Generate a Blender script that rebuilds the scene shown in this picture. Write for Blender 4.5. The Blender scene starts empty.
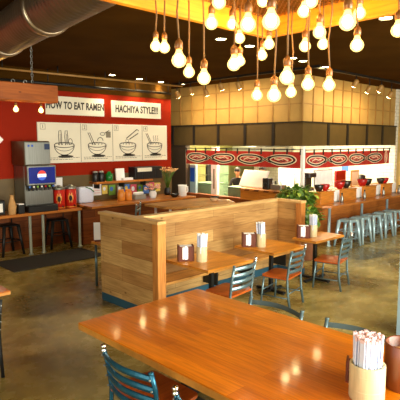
import bpy, bmesh, math, random
from mathutils import Vector, Matrix, Euler
random.seed(7)
PI = math.pi
SC = bpy.context.scene
COL = SC.collection

WORLD, DAY1, DAY2, CAN, TRACK, KIT, EXPO = 0.18, 120, 720, 38, 15, 50, 0.95
FIL = 90

# ------------------------------------------------------------------ materials
def lin(c):
    r = []
    for v in c[:3]:
        v = v / 255.0
        r.append(v / 12.92 if v <= 0.04045 else ((v + 0.055) / 1.055) ** 2.4)
    return (r[0], r[1], r[2], 1.0)

def newmat(name):
    m = bpy.data.materials.new(name)
    m.use_nodes = True
    nt = m.node_tree
    nt.nodes.clear()
    out = nt.nodes.new('ShaderNodeOutputMaterial')
    b = nt.nodes.new('ShaderNodeBsdfPrincipled')
    nt.links.new(b.outputs[0], out.inputs[0])
    return m, nt, b

def plain(name, c, rough=0.5, metal=0.0, var=0.12, scale=6.0, emit=None, estr=0.0, bump=0.0, stretch=(1, 1, 1)):
    m, nt, b = newmat(name)
    N, L = nt.nodes, nt.links
    tc = N.new('ShaderNodeTexCoord')
    mp = N.new('ShaderNodeMapping')
    mp.inputs['Scale'].default_value = stretch
    L.new(tc.outputs['Object'], mp.inputs[0])
    no = N.new('ShaderNodeTexNoise')
    no.inputs['Scale'].default_value = scale
    no.inputs['Detail'].default_value = 4
    L.new(mp.outputs[0], no.inputs['Vector'])
    cr = N.new('ShaderNodeValToRGB')
    base = lin(c)
    cr.color_ramp.elements[0].color = tuple(v * (1 - var) for v in base[:3]) + (1,)
    cr.color_ramp.elements[1].color = tuple(min(1, v * (1 + var)) for v in base[:3]) + (1,)
    cr.color_ramp.elements[0].position = 0.3
    cr.color_ramp.elements[1].position = 0.7
    L.new(no.outputs[0], cr.inputs[0])
    L.new(cr.outputs[0], b.inputs['Base Color'])
    b.inputs['Roughness'].default_value = rough
    b.inputs['Metallic'].default_value = metal
    if bump:
        bp = N.new('ShaderNodeBump')
        bp.inputs['Strength'].default_value = bump
        bp.inputs['Distance'].default_value = 0.01
        L.new(no.outputs[0], bp.inputs['Height'])
        L.new(bp.outputs[0], b.inputs['Normal'])
    if emit:
        b.inputs['Emission Color'].default_value = lin(emit)
        b.inputs['Emission Strength'].default_value = estr
    return m

def wood(name, ca, cb, cdark, plank=(1.2, 0.14), rough=0.45, mode='wall', knots=True, gap=0.004, coat=0.0):
    """Planks with grain. mode wall: u = x+y, v = z ; mode topx: boards run along x ; topy: along y"""
    m, nt, b = newmat(name)
    N, L = nt.nodes, nt.links
    tc = N.new('ShaderNodeTexCoord')
    sp = N.new('ShaderNodeSeparateXYZ')
    L.new(tc.outputs['Object'], sp.inputs[0])
    cb_ = N.new('ShaderNodeCombineXYZ')
    if mode == 'wall':
        ad = N.new('ShaderNodeMath'); ad.operation = 'ADD'
        L.new(sp.outputs[0], ad.inputs[0]); L.new(sp.outputs[1], ad.inputs[1])
        L.new(ad.outputs[0], cb_.inputs[0]); L.new(sp.outputs[2], cb_.inputs[1])
    elif mode == 'topx':
        ad = N.new('ShaderNodeMath'); ad.operation = 'ADD'
        L.new(sp.outputs[1], ad.inputs[0]); L.new(sp.outputs[2], ad.inputs[1])
        L.new(sp.outputs[0], cb_.inputs[0]); L.new(ad.outputs[0], cb_.inputs[1])
    elif mode == 'topy':
        ad = N.new('ShaderNodeMath'); ad.operation = 'ADD'
        L.new(sp.outputs[0], ad.inputs[0]); L.new(sp.outputs[2], ad.inputs[1])
        L.new(sp.outputs[1], cb_.inputs[0]); L.new(ad.outputs[0], cb_.inputs[1])
    else:  # upright boards
        ad = N.new('ShaderNodeMath'); ad.operation = 'ADD'
        L.new(sp.outputs[0], ad.inputs[0]); L.new(sp.outputs[1], ad.inputs[1])
        L.new(sp.outputs[2], cb_.inputs[0]); L.new(ad.outputs[0], cb_.inputs[1])
    br = N.new('ShaderNodeTexBrick')
    br.inputs['Scale'].default_value = 1.0
    br.inputs['Mortar Size'].default_value = gap
    br.inputs['Mortar Smooth'].default_value = 0.3
    br.inputs['Brick Width'].default_value = plank[0]
    br.inputs['Row Height'].default_value = plank[1]
    br.inputs['Color1'].default_value = lin(ca)
    br.inputs['Color2'].default_value = lin(cb)
    br.inputs['Mortar'].default_value = lin(cdark)
    br.offset = 0.37
    L.new(cb_.outputs[0], br.inputs['Vector'])
    mp = N.new('ShaderNodeMapping')
    mp.inputs['Scale'].default_value = (1.6, 22, 1)
    L.new(cb_.outputs[0], mp.inputs[0])
    no = N.new('ShaderNodeTexNoise')
    no.inputs['Scale'].default_value = 2.0
    no.inputs['Detail'].default_value = 6
    no.inputs['Distortion'].default_value = 0.6
    L.new(mp.outputs[0], no.inputs['Vector'])
    mx = N.new('ShaderNodeMix'); mx.data_type = 'RGBA'; mx.blend_type = 'MULTIPLY'
    mx.inputs[0].default_value = 0.55
    cr = N.new('ShaderNodeValToRGB')
    cr.color_ramp.elements[0].position = 0.35
    cr.color_ramp.elements[0].color = (0.62, 0.54, 0.46, 1)
    cr.color_ramp.elements[1].position = 0.62
    cr.color_ramp.elements[1].color = (1.1, 1.1, 1.1, 1)
    L.new(no.outputs[0], cr.inputs[0])
    L.new(br.outputs['Color'], mx.inputs[6]); L.new(cr.outputs[0], mx.inputs[7])
    last = mx.outputs[2]
    # broad tone patches
    n2 = N.new('ShaderNodeTexNoise'); n2.inputs['Scale'].default_value = 1.3
    mp2 = N.new('ShaderNodeMapping'); mp2.inputs['Scale'].default_value = (1.0, 4.0, 1)
    L.new(cb_.outputs[0], mp2.inputs[0]); L.new(mp2.outputs[0], n2.inputs['Vector'])
    cr2 = N.new('ShaderNodeValToRGB')
    cr2.color_ramp.elements[0].color = (0.62, 0.55, 0.5, 1); cr2.color_ramp.elements[0].position = 0.35
    cr2.color_ramp.elements[1].color = (1, 1, 1, 1); cr2.color_ramp.elements[1].position = 0.58
    L.new(n2.outputs[0], cr2.inputs[0])
    m3 = N.new('ShaderNodeMix'); m3.data_type = 'RGBA'; m3.blend_type = 'MULTIPLY'; m3.inputs[0].default_value = 0.55
    L.new(last, m3.inputs[6]); L.new(cr2.outputs[0], m3.inputs[7])
    last = m3.outputs[2]
    if knots:
        vo = N.new('ShaderNodeTexVoronoi'); vo.inputs['Scale'].default_value = 3.2
        mp3 = N.new('ShaderNodeMapping'); mp3.inputs['Scale'].default_value = (0.8, 1.5, 1)
        L.new(cb_.outputs[0], mp3.inputs[0]); L.new(mp3.outputs[0], vo.inputs['Vector'])
        cr3 = N.new('ShaderNodeValToRGB')
        cr3.color_ramp.elements[0].color = (0.16, 0.08, 0.03, 1); cr3.color_ramp.elements[0].position = 0.03
        cr3.color_ramp.elements[1].color = (1, 1, 1, 1); cr3.color_ramp.elements[1].position = 0.09
        L.new(vo.outputs['Distance'], cr3.inputs[0])
        m4 = N.new('ShaderNodeMix'); m4.data_type = 'RGBA'; m4.blend_type = 'MULTIPLY'; m4.inputs[0].default_value = 0.75
        L.new(last, m4.inputs[6]); L.new(cr3.outputs[0], m4.inputs[7])
        last = m4.outputs[2]
    L.new(last, b.inputs['Base Color'])
    b.inputs['Roughness'].default_value = rough
    b.inputs['Specular IOR Level'].default_value = 0.3
    if coat:
        b.inputs['Coat Weight'].default_value = coat
        b.inputs['Coat Roughness'].default_value = 0.09
    bp = N.new('ShaderNodeBump'); bp.inputs['Strength'].default_value = 0.12; bp.inputs['Distance'].default_value = 0.004
    L.new(no.outputs[0], bp.inputs['Height']); L.new(bp.outputs[0], b.inputs['Normal'])
    return m

def emis(name, c, s):
    m = bpy.data.materials.new(name); m.use_nodes = True
    nt = m.node_tree; nt.nodes.clear()
    o = nt.nodes.new('ShaderNodeOutputMaterial'); e = nt.nodes.new('ShaderNodeEmission')
    e.inputs[0].default_value = lin(c); e.inputs[1].default_value = s
    nt.links.new(e.outputs[0], o.inputs[0])
    return m

def floor_mat():
    m, nt, b = newmat('polished_concrete')
    N, L = nt.nodes, nt.links
    tc = N.new('ShaderNodeTexCoord')
    n1 = N.new('ShaderNodeTexNoise'); n1.inputs['Scale'].default_value = 0.55; n1.inputs['Detail'].default_value = 7; n1.inputs['Distortion'].default_value = 1.4
    n2 = N.new('ShaderNodeTexNoise'); n2.inputs['Scale'].default_value = 3.5; n2.inputs['Detail'].default_value = 8; n2.inputs['Roughness'].default_value = 0.65
    L.new(tc.outputs['Object'], n1.inputs['Vector']); L.new(tc.outputs['Object'], n2.inputs['Vector'])
    c1 = N.new('ShaderNodeValToRGB')
    e = c1.color_ramp.elements
    e[0].position = 0.36; e[0].color = lin((108, 94, 44))
    e[1].position = 0.66; e[1].color = lin((196, 178, 112))
    k = e.new(0.5); k.color = lin((150, 132, 70))
    L.new(n1.outputs[0], c1.inputs[0])
    c2 = N.new('ShaderNodeValToRGB')
    c2.color_ramp.elements[0].position = 0.34; c2.color_ramp.elements[0].color = (0.66, 0.64, 0.58, 1)
    c2.color_ramp.elements[1].position = 0.66; c2.color_ramp.elements[1].color = (1.12, 1.1, 1.05, 1)
    L.new(n2.outputs[0], c2.inputs[0])
    mx = N.new('ShaderNodeMix'); mx.data_type = 'RGBA'; mx.blend_type = 'MULTIPLY'; mx.inputs[0].default_value = 0.8
    L.new(c1.outputs[0], mx.inputs[6]); L.new(c2.outputs[0], mx.inputs[7])
    L.new(mx.outputs[2], b.inputs['Base Color'])
    rr = N.new('ShaderNodeMapRange'); rr.inputs[3].default_value = 0.16; rr.inputs[4].default_value = 0.38
    L.new(n2.outputs[0], rr.inputs[0]); L.new(rr.outputs[0], b.inputs['Roughness'])
    b.inputs['Specular IOR Level'].default_value = 0.6
    return m

def tile_mat(name, c, cm, w, h):
    m, nt, b = newmat(name)
    N, L = nt.nodes, nt.links
    tc = N.new('ShaderNodeTexCoord'); sp = N.new('ShaderNodeSeparateXYZ'); L.new(tc.outputs['Object'], sp.inputs[0])
    ad = N.new('ShaderNodeMath'); ad.operation = 'ADD'; L.new(sp.outputs[0], ad.inputs[0]); L.new(sp.outputs[1], ad.inputs[1])
    cb = N.new('ShaderNodeCombineXYZ'); L.new(ad.outputs[0], cb.inputs[0]); L.new(sp.outputs[2], cb.inputs[1])
    br = N.new('ShaderNodeTexBrick'); br.inputs['Scale'].default_value = 1
    br.inputs['Brick Width'].default_value = w; br.inputs['Row Height'].default_value = h
    br.inputs['Mortar Size'].default_value = 0.006
    br.inputs['Color1'].default_value = lin(c); br.inputs['Color2'].default_value = lin([v * .97 for v in c]); br.inputs['Mortar'].default_value = lin(cm)
    L.new(cb.outputs[0], br.inputs['Vector']); L.new(br.outputs['Color'], b.inputs['Base Color'])
    b.inputs['Roughness'].default_value = 0.25
    return m

def mesh_sheet_mat():
    m = bpy.data.materials.new('expanded_metal'); m.use_nodes = True
    nt = m.node_tree; nt.nodes.clear(); N, L = nt.nodes, nt.links
    o = N.new('ShaderNodeOutputMaterial')
    tc = N.new('ShaderNodeTexCoord'); mp = N.new('ShaderNodeMapping')
    mp.inputs['Rotation'].default_value = (0, 0, math.radians(45)); mp.inputs['Scale'].default_value = (30, 30, 30)
    L.new(tc.outputs['Object'], mp.inputs[0])
    ck = N.new('ShaderNodeTexBrick'); ck.inputs['Scale'].default_value = 1; ck.inputs['Brick Width'].default_value = 1.6; ck.inputs['Row Height'].default_value = 0.8
    ck.inputs['Mortar Size'].default_value = 0.14; ck.offset = 0.5
    L.new(mp.outputs[0], ck.inputs['Vector'])
    tr = N.new('ShaderNodeBsdfTransparent'); pb = N.new('ShaderNodeBsdfPrincipled')
    pb.inputs['Base Color'].default_value = lin((120, 80, 35)); pb.inputs['Metallic'].default_value = 0.6; pb.inputs['Roughness'].default_value = 0.5
    ms = N.new('ShaderNodeMixShader')
    L.new(ck.outputs['Fac'], ms.inputs[0]); L.new(tr.outputs[0], ms.inputs[1]); L.new(pb.outputs[0], ms.inputs[2])
    L.new(ms.outputs[0], o.inputs[0])
    return m

def bulb_glass_mat():
    m = bpy.data.materials.new('bulb_glass'); m.use_nodes = True
    nt = m.node_tree; nt.nodes.clear(); N, L = nt.nodes, nt.links
    o = N.new('ShaderNodeOutputMaterial'); tr = N.new('ShaderNodeBsdfTransparent'); e = N.new('ShaderNodeEmission')
    tr.inputs[0].default_value = (1, 0.9, 0.66, 1)
    e.inputs[0].default_value = lin((255, 212, 116)); e.inputs[1].default_value = 2.9
    ms = N.new('ShaderNodeMixShader'); ms.inputs[0].default_value = 0.5
    L.new(tr.outputs[0], ms.inputs[1]); L.new(e.outputs[0], ms.inputs[2]); L.new(ms.outputs[0], o.inputs[0])
    return m

M = {}
M['floor'] = floor_mat()
M['red'] = plain('red_paint', (144, 32, 6), 0.65, var=0.08, scale=1.5)
M['wains'] = plain('olive_tan_paint', (96, 76, 36), 0.5, var=0.15, scale=3)
M['ceil'] = plain('dark_ceiling', (72, 46, 12), 0.9, var=0.2, scale=1.2)
M['red'].node_tree.nodes['Principled BSDF'].inputs['Specular IOR Level'].default_value = 0.1
M['ceil'].node_tree.nodes['Principled BSDF'].inputs['Specular IOR Level'].default_value = 0.02
M['dark'] = plain('dark_brown_paint', (62, 46, 30), 0.5, var=0.12, scale=3)
M['bulk'] = plain('bulkhead_panel', (88, 68, 30), 0.45, var=0.1, scale=4)
M['strip'] = plain('dark_strip', (26, 18, 10), 0.5)
M['tan'] = plain('tan_screen', (190, 150, 80), 0.6, var=0.08, scale=3)
M['batten'] = plain('batten_wood', (168, 124, 60), 0.5)
M['khaki'] = plain('khaki_paint', (186, 160, 96), 0.6, var=0.06)
M['tile'] = tile_mat('white_tile', (238, 236, 222), (196, 192, 176), 0.22, 0.11)
M['whitepaint'] = plain('white_paint', (240, 238, 228), 0.5, var=0.04)
M['olive'] = plain('olive_wall', (116, 114, 66), 0.5, var=0.1)
M['booth'] = wood('reclaimed_planks', (206, 168, 106), (168, 120, 66), (112, 78, 40), (1.3, 0.2), 0.5, gap=0.0022)
M['boothpost'] = wood('post_wood', (206, 140, 70), (196, 128, 62), (150, 96, 44), (3, 0.5), 0.45, mode='up', gap=0.0)
M['cap'] = wood('cap_wood', (224, 186, 124), (214, 172, 106), (150, 96, 44), (3, 0.6), 0.4, mode='topx', knots=False, gap=0.0)
M['capy'] = wood('cap_wood_across', (224, 186, 124), (214, 172, 106), (150, 96, 44), (3, 0.6), 0.4, mode='topy', knots=False, gap=0.0)
M['bench'] = wood('bench_wood', (216, 160, 84), (198, 138, 66), (120, 76, 32), (1.8, 0.24), 0.4, mode='topx')
M['kick'] = plain('blue_kickboard', (38, 84, 104), 0.5, var=0.08)
M['table'] = wood('communal_tabletop', (228, 130, 10), (204, 106, 8), (160, 80, 6), (2.4, 0.19), 0.32, mode='topy', knots=False, gap=0.0012, coat=0.6)
M['tablex'] = wood('small_tabletop', (228, 150, 42), (216, 132, 32), (176, 98, 20), (2.4, 0.15), 0.3, mode='topx', knots=False, gap=0.0012, coat=0.12)
M['tableedge'] = plain('tabletop_edge', (190, 128, 50), 0.4, var=0.12, scale=20)
M['seat'] = wood('seat_wood', (196, 96, 34), (182, 84, 28), (120, 56, 20), (1, 0.3), 0.3, mode='topy', knots=False, gap=0.0, coat=0.3)
M['chairmetal'] = plain('blue_grey_steel', (100, 124, 130), 0.32, 0.6, var=0.12, scale=9)
M['chairdark'] = plain('dark_blue_enamel', (34, 96, 122), 0.25, 0.6, var=0.1)
M['chrome'] = plain('chrome', (225, 225, 220), 0.14, 1.0, var=0.03)
M['steel'] = plain('brushed_steel', (150, 152, 146), 0.32, 0.9, var=0.12, scale=3, stretch=(30, 30, 1))
M['bronze'] = plain('brown_steel', (104, 84, 60), 0.35, 0.7)
M['palemetal'] = plain('pale_metal', (176, 188, 178), 0.35, 0.3)
M['navy'] = plain('navy_badge', (24, 44, 84), 0.4)
M['duct'] = plain('galvanised_duct', (172, 158, 136), 0.3, 0.9, var=0.2, scale=2)
M['iron'] = plain('black_iron', (30, 32, 32), 0.45, 0.4)
M['blackp'] = plain('black_plastic', (20, 20, 22), 0.4)
M['charcoal'] = plain('charcoal_rubber', (44, 44, 42), 0.8, bump=0.3, scale=60)
M['counter'] = wood('counter_top_wood', (206, 132, 58), (188, 112, 46), (120, 66, 24), (2.0, 0.16), 0.35, mode='topx', knots=False, gap=0.002, coat=0.3)
M['redwood'] = wood('red_brown_boards', (146, 78, 32), (126, 66, 26), (64, 30, 12), (1.4, 0.16), 0.5)
M['barfront'] = wood('bar_front_boards', (184, 110, 44), (168, 94, 36), (96, 52, 22), (1.4, 0.2), 0.45)
M['boxwood'] = wood('orange_box_wood', (214, 138, 52), (204, 126, 44), (140, 76, 24), (2.4, 0.5), 0.4, knots=False, gap=0.0)
M['beam'] = wood('rough_beam', (164, 88, 26), (154, 80, 22), (100, 48, 14), (6, 0.6), 0.6, mode='topx', gap=0.0)
M['canopy'] = wood('canopy_pine', (226, 146, 34), (216, 134, 28), (150, 96, 34), (3, 0.5), 0.5, knots=True, gap=0.0)
M['mesh'] = mesh_sheet_mat()
M['bulbglass'] = bulb_glass_mat()
M['filament'] = emis('glowing_filament', (255, 206, 120), FIL)
M['cord'] = plain('cloth_cord', (104, 72, 34), 0.7)
M['socket'] = plain('ceramic_socket', (120, 76, 34), 0.35, 0.2)
M['lampdisc'] = emis('lamp_disc', (255, 226, 160), 45)
M['sign'] = plain('sign_board', (232, 226, 204), 0.5, var=0.03, scale=2)
M['ink'] = plain('dark_ink', (58, 52, 42), 0.6)
M['greyink'] = plain('grey_ink', (128, 120, 100), 0.6)
M['noren'] = plain('red_cloth', (176, 32, 20), 0.75, var=0.1, scale=8)
M['cream'] = plain('cream_print', (236, 222, 190), 0.7, var=0.03)
M['pinkprint'] = plain('pink_print', (226, 120, 110), 0.7)
M['blackprint'] = plain('black_print', (26, 18, 16), 0.7)
M['screen'] = plain('blue_screen', (8, 22, 92), 0.25, emit=(10, 30, 120), estr=0.3, var=0.35, scale=5)
M['logored'] = plain('logo_red', (220, 50, 40), 0.4, emit=(220, 50, 40), estr=0.25)
M['logowhite'] = plain('logo_white', (245, 245, 245), 0.4, emit=(245, 245, 245), estr=0.25)
M['logoblue'] = plain('logo_blue', (50, 90, 200), 0.4, emit=(50, 90, 200), estr=0.25)
M['bluelabel'] = plain('blue_label', (24, 80, 190), 0.4)
M['redcan'] = plain('red_canister', (192, 32, 20), 0.3, var=0.1)
M['gold'] = plain('gold_print', (226, 160, 60), 0.4, 0.2)
M['white'] = plain('white_paper', (242, 242, 240), 0.6, var=0.03)
M['bluewhite'] = plain('paper_sleeve', (214, 224, 246), 0.6, var=0.04, scale=30)
M['pinktip'] = plain('pink_paper_tip', (232, 204, 206), 0.6, var=0.15, scale=60)
M['bamboo'] = plain('bamboo', (204, 188, 144), 0.4, var=0.14, scale=4, stretch=(14, 14, 1))
M['brownwood'] = plain('dark_brown_wood', (96, 40, 12), 0.65, var=0.2, scale=5, stretch=(8, 8, 1))
M['caddybrown'] = plain('brown_lacquer', (120, 62, 28), 0.3, var=0.12)
M['cork'] = plain('cork_lid', (214, 176, 130), 0.6)
M['kraft'] = plain('kraft_paper', (196, 150, 92), 0.7, bump=0.3, scale=14)
M['leaf'] = plain('leaf_green', (74, 112, 30), 0.45, var=0.4, scale=5)
M['leaflight'] = plain('leaf_lime', (156, 176, 60), 0.45, var=0.3, scale=5)
M['soil'] = plain('soil', (50, 36, 24), 0.9)
M['terracotta'] = plain('terracotta', (130, 80, 50), 0.7)
M['redbowl'] = plain('red_bowl', (170, 24, 22), 0.25, var=0.08)
M['blackbowl'] = plain('black_bowl', (42, 36, 30), 0.25)
M['paleblue'] = plain('pale_blue_paint', (150, 178, 190), 0.5, var=0.06)
M['teal'] = plain('teal_green_steel', (130, 158, 132), 0.4, 0.4)
M['lemon'] = plain('lemon_yellow', (230, 206, 40), 0.5)
M['skin'] = plain('skin', (206, 150, 112), 0.5, var=0.06)
M['hair'] = plain('black_hair', (22, 16, 14), 0.6)
M['shirt'] = plain('black_shirt', (26, 24, 26), 0.8)
M['trouser'] = plain('dark_trousers', (36, 36, 44), 0.8)
M['orangejar'] = plain('orange_plastic', (226, 140, 50), 0.35)
M['pinkflower'] = plain('pink_petal', (232, 176, 160), 0.6, var=0.15, scale=30)
M['peach'] = plain('peach_petal', (226, 178, 120), 0.6, var=0.15, scale=20)
M['greenglass'] = plain('green_glass', (20, 110, 40), 0.15)
M['stoolmetal'] = plain('pale_steel', (168, 196, 204), 0.3, 0.4, var=0.1)
M['paperblue'] = plain('blue_print', (70, 120, 200), 0.6)
M['papergreen'] = plain('green_print', (120, 170, 60), 0.6)
M['paperpink'] = plain('magenta_print', (214, 90, 110), 0.6)
M['paperyellow'] = plain('yellow_print', (226, 200, 90), 0.6)
M['greyplastic'] = plain('grey_plastic', (150, 148, 138), 0.5)
M['monitor'] = plain('pale_screen', (206, 222, 214), 0.3, emit=(200, 220, 214), estr=0.25)

# ------------------------------------------------------------------ mesh helpers
class MB:
    def __init__(s):
        s.bm = bmesh.new()
    def _merge(s, b, mat=None):
        if mat is not None:
            bmesh.ops.transform(b, matrix=mat, verts=b.verts)
        me = bpy.data.meshes.new('tmp'); b.to_mesh(me); b.free()
        s.bm.from_mesh(me); bpy.data.meshes.remove(me)
        return s
    def box(s, x0, y0, z0, x1, y1, z1, bev=0.0, mat=None, seg=1):
        b = bmesh.new()
        bmesh.ops.create_cube(b, size=1)
        bmesh.ops.scale(b, vec=(abs(x1 - x0), abs(y1 - y0), abs(z1 - z0)), verts=b.verts)
        bmesh.ops.translate(b, vec=((x0 + x1) / 2, (y0 + y1) / 2, (z0 + z1) / 2), verts=b.verts)
        if bev:
            bmesh.ops.bevel(b, geom=list(b.edges), offset=bev, segments=seg, affect='EDGES', profile=0.5)
        return s._merge(b, mat)
    def prism(s, pts, z0, z1, mat=None, bev=0.0):
        b = bmesh.new()
        vs = [b.verts.new((p[0], p[1], z0)) for p in pts]
        f = b.faces.new(vs)
        r = bmesh.ops.extrude_face_region(b, geom=[f])
        bmesh.ops.translate(b, vec=(0, 0, z1 - z0), verts=[v for v in r['geom'] if isinstance(v, bmesh.types.BMVert)])
        bmesh.ops.recalc_face_normals(b, faces=b.faces)
        return s._merge(b, mat)
    def lathe(s, prof, n=20, c=(0, 0, 0), mat=None, cap=True):
        b = bmesh.new(); rings = []
        for r, z in prof:
            rings.append([b.verts.new((c[0] + r * math.cos(2 * PI * i / n), c[1] + r * math.sin(2 * PI * i / n), c[2] + z)) for i in range(n)])
        for a, q in zip(rings, rings[1:]):
            for i in range(n):
                b.faces.new((a[i], a[(i + 1) % n], q[(i + 1) % n], q[i]))
        if cap:
            b.faces.new(rings[0][::-1]); b.faces.new(rings[-1])
        bmesh.ops.recalc_face_normals(b, faces=b.faces)
        for f in b.faces: f.smooth = len(f.verts) == 4
        return s._merge(b, mat)
    def tube(s, pts, r, n=10, mat=None, flat=None):
        """swept round (or flattened) tube along points; r number or list"""
        b = bmesh.new(); P = [Vector(p) for p in pts]; rings = []
        up = Vector((0, 0, 1))
        prevx = None
        for i, p in enumerate(P):
            t = (P[min(i + 1, len(P) - 1)] - P[max(i - 1, 0)]).normalized()
            if prevx is None:
                a = up if abs(t.dot(up)) < 0.95 else Vector((1, 0, 0))
                x = t.cross(a).normalized()
            else:
                x = (prevx - t * prevx.dot(t)).normalized()
            y = t.cross(x); prevx = x
            rr = r[i] if isinstance(r, (list, tuple)) else r
            ra, rb = (rr, rr) if flat is None else flat
            rings.append([b.verts.new(p + x * ra * math.cos(2 * PI * k / n) + y * rb * math.sin(2 * PI * k / n)) for k in range(n)])
        for a, q in zip(rings, rings[1:]):
            for i in range(n):
                b.faces.new((a[i], a[(i + 1) % n], q[(i + 1) % n], q[i]))
        b.faces.new(rings[0][::-1]); b.faces.new(rings[-1])
        bmesh.ops.recalc_face_normals(b, faces=b.faces)
        for f in b.faces: f.smooth = len(f.verts) == 4
        return s._merge(b, mat)
    def ball(s, c, r, sc=(1, 1, 1), mat=None, u=14, v=9):
        b = bmesh.new()
        bmesh.ops.create_uvsphere(b, u_segments=u, v_segments=v, radius=r)
        bmesh.ops.scale(b, vec=sc, verts=b.verts)
        bmesh.ops.translate(b, vec=c, verts=b.verts)
        for f in b.faces: f.smooth = True
        return s._merge(b, mat)
    def quad(s, pts):
        b = bmesh.new(); b.faces.new([b.verts.new(p) for p in pts])
        return s._merge(b)
    def ribbon(s, pts, w, t=0.003, mat=None, close=False):
        """flat line drawn in the local xz plane facing -y, thickness t"""
        b = bmesh.new(); n = len(pts); L_, R_ = [], []
        for i, p in enumerate(pts):
            if close:
                a, c = pts[(i - 1) % n], pts[(i + 1) % n]
            else:
                a, c = pts[max(i - 1, 0)], pts[min(i + 1, n - 1)]
            dx, dz = c[0] - a[0], c[1] - a[1]
            l = math.hypot(dx, dz) or 1e-6
            ox, oz = -dz / l * w / 2, dx / l * w / 2
            L_.append((p[0] + ox, p[1] + oz)); R_.append((p[0] - ox, p[1] - oz))
        lf = [b.verts.new((q[0], -t, q[1])) for q in L_]; rf = [b.verts.new((q[0], -t, q[1])) for q in R_]
        lb = [b.verts.new((q[0], 0, q[1])) for q in L_]; rb = [b.verts.new((q[0], 0, q[1])) for q in R_]
        m = n if close else n - 1
        for i in range(m):
            j = (i + 1) % n
            b.faces.new((lf[i], rf[i], rf[j], lf[j])); b.faces.new((lb[i], lf[i], lf[j], lb[j])); b.faces.new((rf[i], rb[i], rb[j], rf[j]))
        return s._merge(b, mat)
    def disc(s, cx, cz, rx, rz, t=0.003, n=28, mat=None, a0=0, a1=2 * PI):
        b = bmesh.new()
        vs = [b.verts.new((cx + rx * math.cos(a0 + (a1 - a0) * i / n), -t, cz + rz * math.sin(a0 + (a1 - a0) * i / n))) for i in range(n if abs(a1 - a0 - 2 * PI) < 1e-6 else n + 1)]
        f = b.faces.new(vs)
        r = bmesh.ops.extrude_face_region(b, geom=[f])
        bmesh.ops.translate(b, vec=(0, t, 0), verts=[v for v in r['geom'] if isinstance(v, bmesh.types.BMVert)])
        bmesh.ops.recalc_face_normals(b, faces=b.faces)
        return s._merge(b, mat)
    def build(s, name, mat, parent=None, loc=(0, 0, 0), rot=(0, 0, 0), label=None):
        me = bpy.data.meshes.new(name); s.bm.to_mesh(me); s.bm.free()
        o = bpy.data.objects.new(name, me); COL.objects.link(o)
        for m in (mat if isinstance(mat, (list, tuple)) else [mat]):
            me.materials.append(m)
        if parent: o.parent = parent
        o.location = loc; o.rotation_euler = rot
        if label: o['label'] = label
        return o

def thing(name, label, cat, loc=(0, 0, 0), rz=0.0, group=None):
    o = bpy.data.objects.new(name, None); COL.objects.link(o)
    o.empty_display_size = 0.1
    o.location = loc; o.rotation_euler = (0, 0, rz)
    o['label'] = label; o['category'] = cat
    if group: o['group'] = group
    return o
def tag(o, label, cat, group=None):
    o['label'] = label; o['category'] = cat
    if group: o['group'] = group
    return o
def struct(o):
    o['kind'] = 'structure'; return o
def dup(root, loc, rz=None, label=None, group=None):
    r = root.copy(); COL.objects.link(r); r.location = loc
    if rz is not None: r.rotation_euler = (0, 0, rz)
    if label: r['label'] = label
    if group: r['group'] = group
    for ch in list(root.children):
        c = ch.copy(); COL.objects.link(c); c.parent = r
        for g in list(ch.children):
            d = g.copy(); COL.objects.link(d); d.parent = c
    return r
def text_mesh(name, body, size, mat, parent, loc, rot, ext=0.002, sx=1.0, align='CENTER', shear=0.0, jit=False, bold=0.0):
    cu = bpy.data.curves.new(name, 'FONT'); cu.body = body; cu.size = size; cu.extrude = ext
    cu.align_x = align; cu.align_y = 'CENTER'; cu.shear = shear; cu.offset = bold; cu.space_character = 1.05
    to = bpy.data.objects.new(name + '_c', cu); COL.objects.link(to)
    dg = bpy.context.evaluated_depsgraph_get(); dg.update()
    me = bpy.data.meshes.new_from_object(to.evaluated_get(dg)); me.name = name
    bpy.data.objects.remove(to); bpy.data.curves.remove(cu)
    o = bpy.data.objects.new(name, me); COL.objects.link(o)
    me.materials.clear(); me.materials.append(mat)
    o.parent = parent; o.location = loc; o.rotation_euler = rot; o.scale = (sx, 1, 1)
    return o
def spot(name, loc, target, watts, col, size=1.2, blend=0.6, rad=0.05):
    l = bpy.data.lights.new(name, 'SPOT'); l.energy = watts; l.color = col; l.spot_size = size; l.spot_blend = blend; l.shadow_soft_size = rad
    o = bpy.data.objects.new(name, l); COL.objects.link(o); o.location = loc
    o.rotation_euler = (Vector(target) - Vector(loc)).to_track_quat('-Z', 'Y').to_euler()
    return o
def area(name, loc, target, watts, col, sx, sy):
    l = bpy.data.lights.new(name, 'AREA'); l.energy = watts; l.color = col; l.shape = 'RECTANGLE'; l.size = sx; l.size_y = sy
    o = bpy.data.objects.new(name, l); COL.objects.link(o); o.location = loc
    o.rotation_euler = (Vector(target) - Vector(loc)).to_track_quat('-Z', 'Y').to_euler()
    return o
MR = lambda a, ax: Matrix.Rotation(a, 4, ax)
MT = lambda x, y, z: Matrix.Translation((x, y, z))

# ------------------------------------------------------------------ room shell
CEIL = 4.02
struct(MB().box(-3.2, -3.2, -0.12, 17, 14, 0).build('floor', M['floor']))
struct(MB().box(-3.2, -3.2, CEIL, 17, 14, CEIL + 0.12).build('ceiling', M['ceil']))
# red wall with dark upper part and tan-red wainscot below
struct(MB().box(-3.2, 10.65, 1.6, 9.25, 10.8, 3.58).build('wall_left', M['red']))
struct(MB().box(-3.2, 10.64, 3.58, 9.26, 10.8, CEIL).build('trim_1', M['ceil']))
struct(MB().box(-3.2, 10.64, 0.0, 9.26, 10.8, .88).build('trim_2', M['redwood']))
struct(MB().box(-3.2, 10.645, 0.88, 9.26, 10.8, 1.6).build('wall_left_lower', M['wains']))
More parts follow.
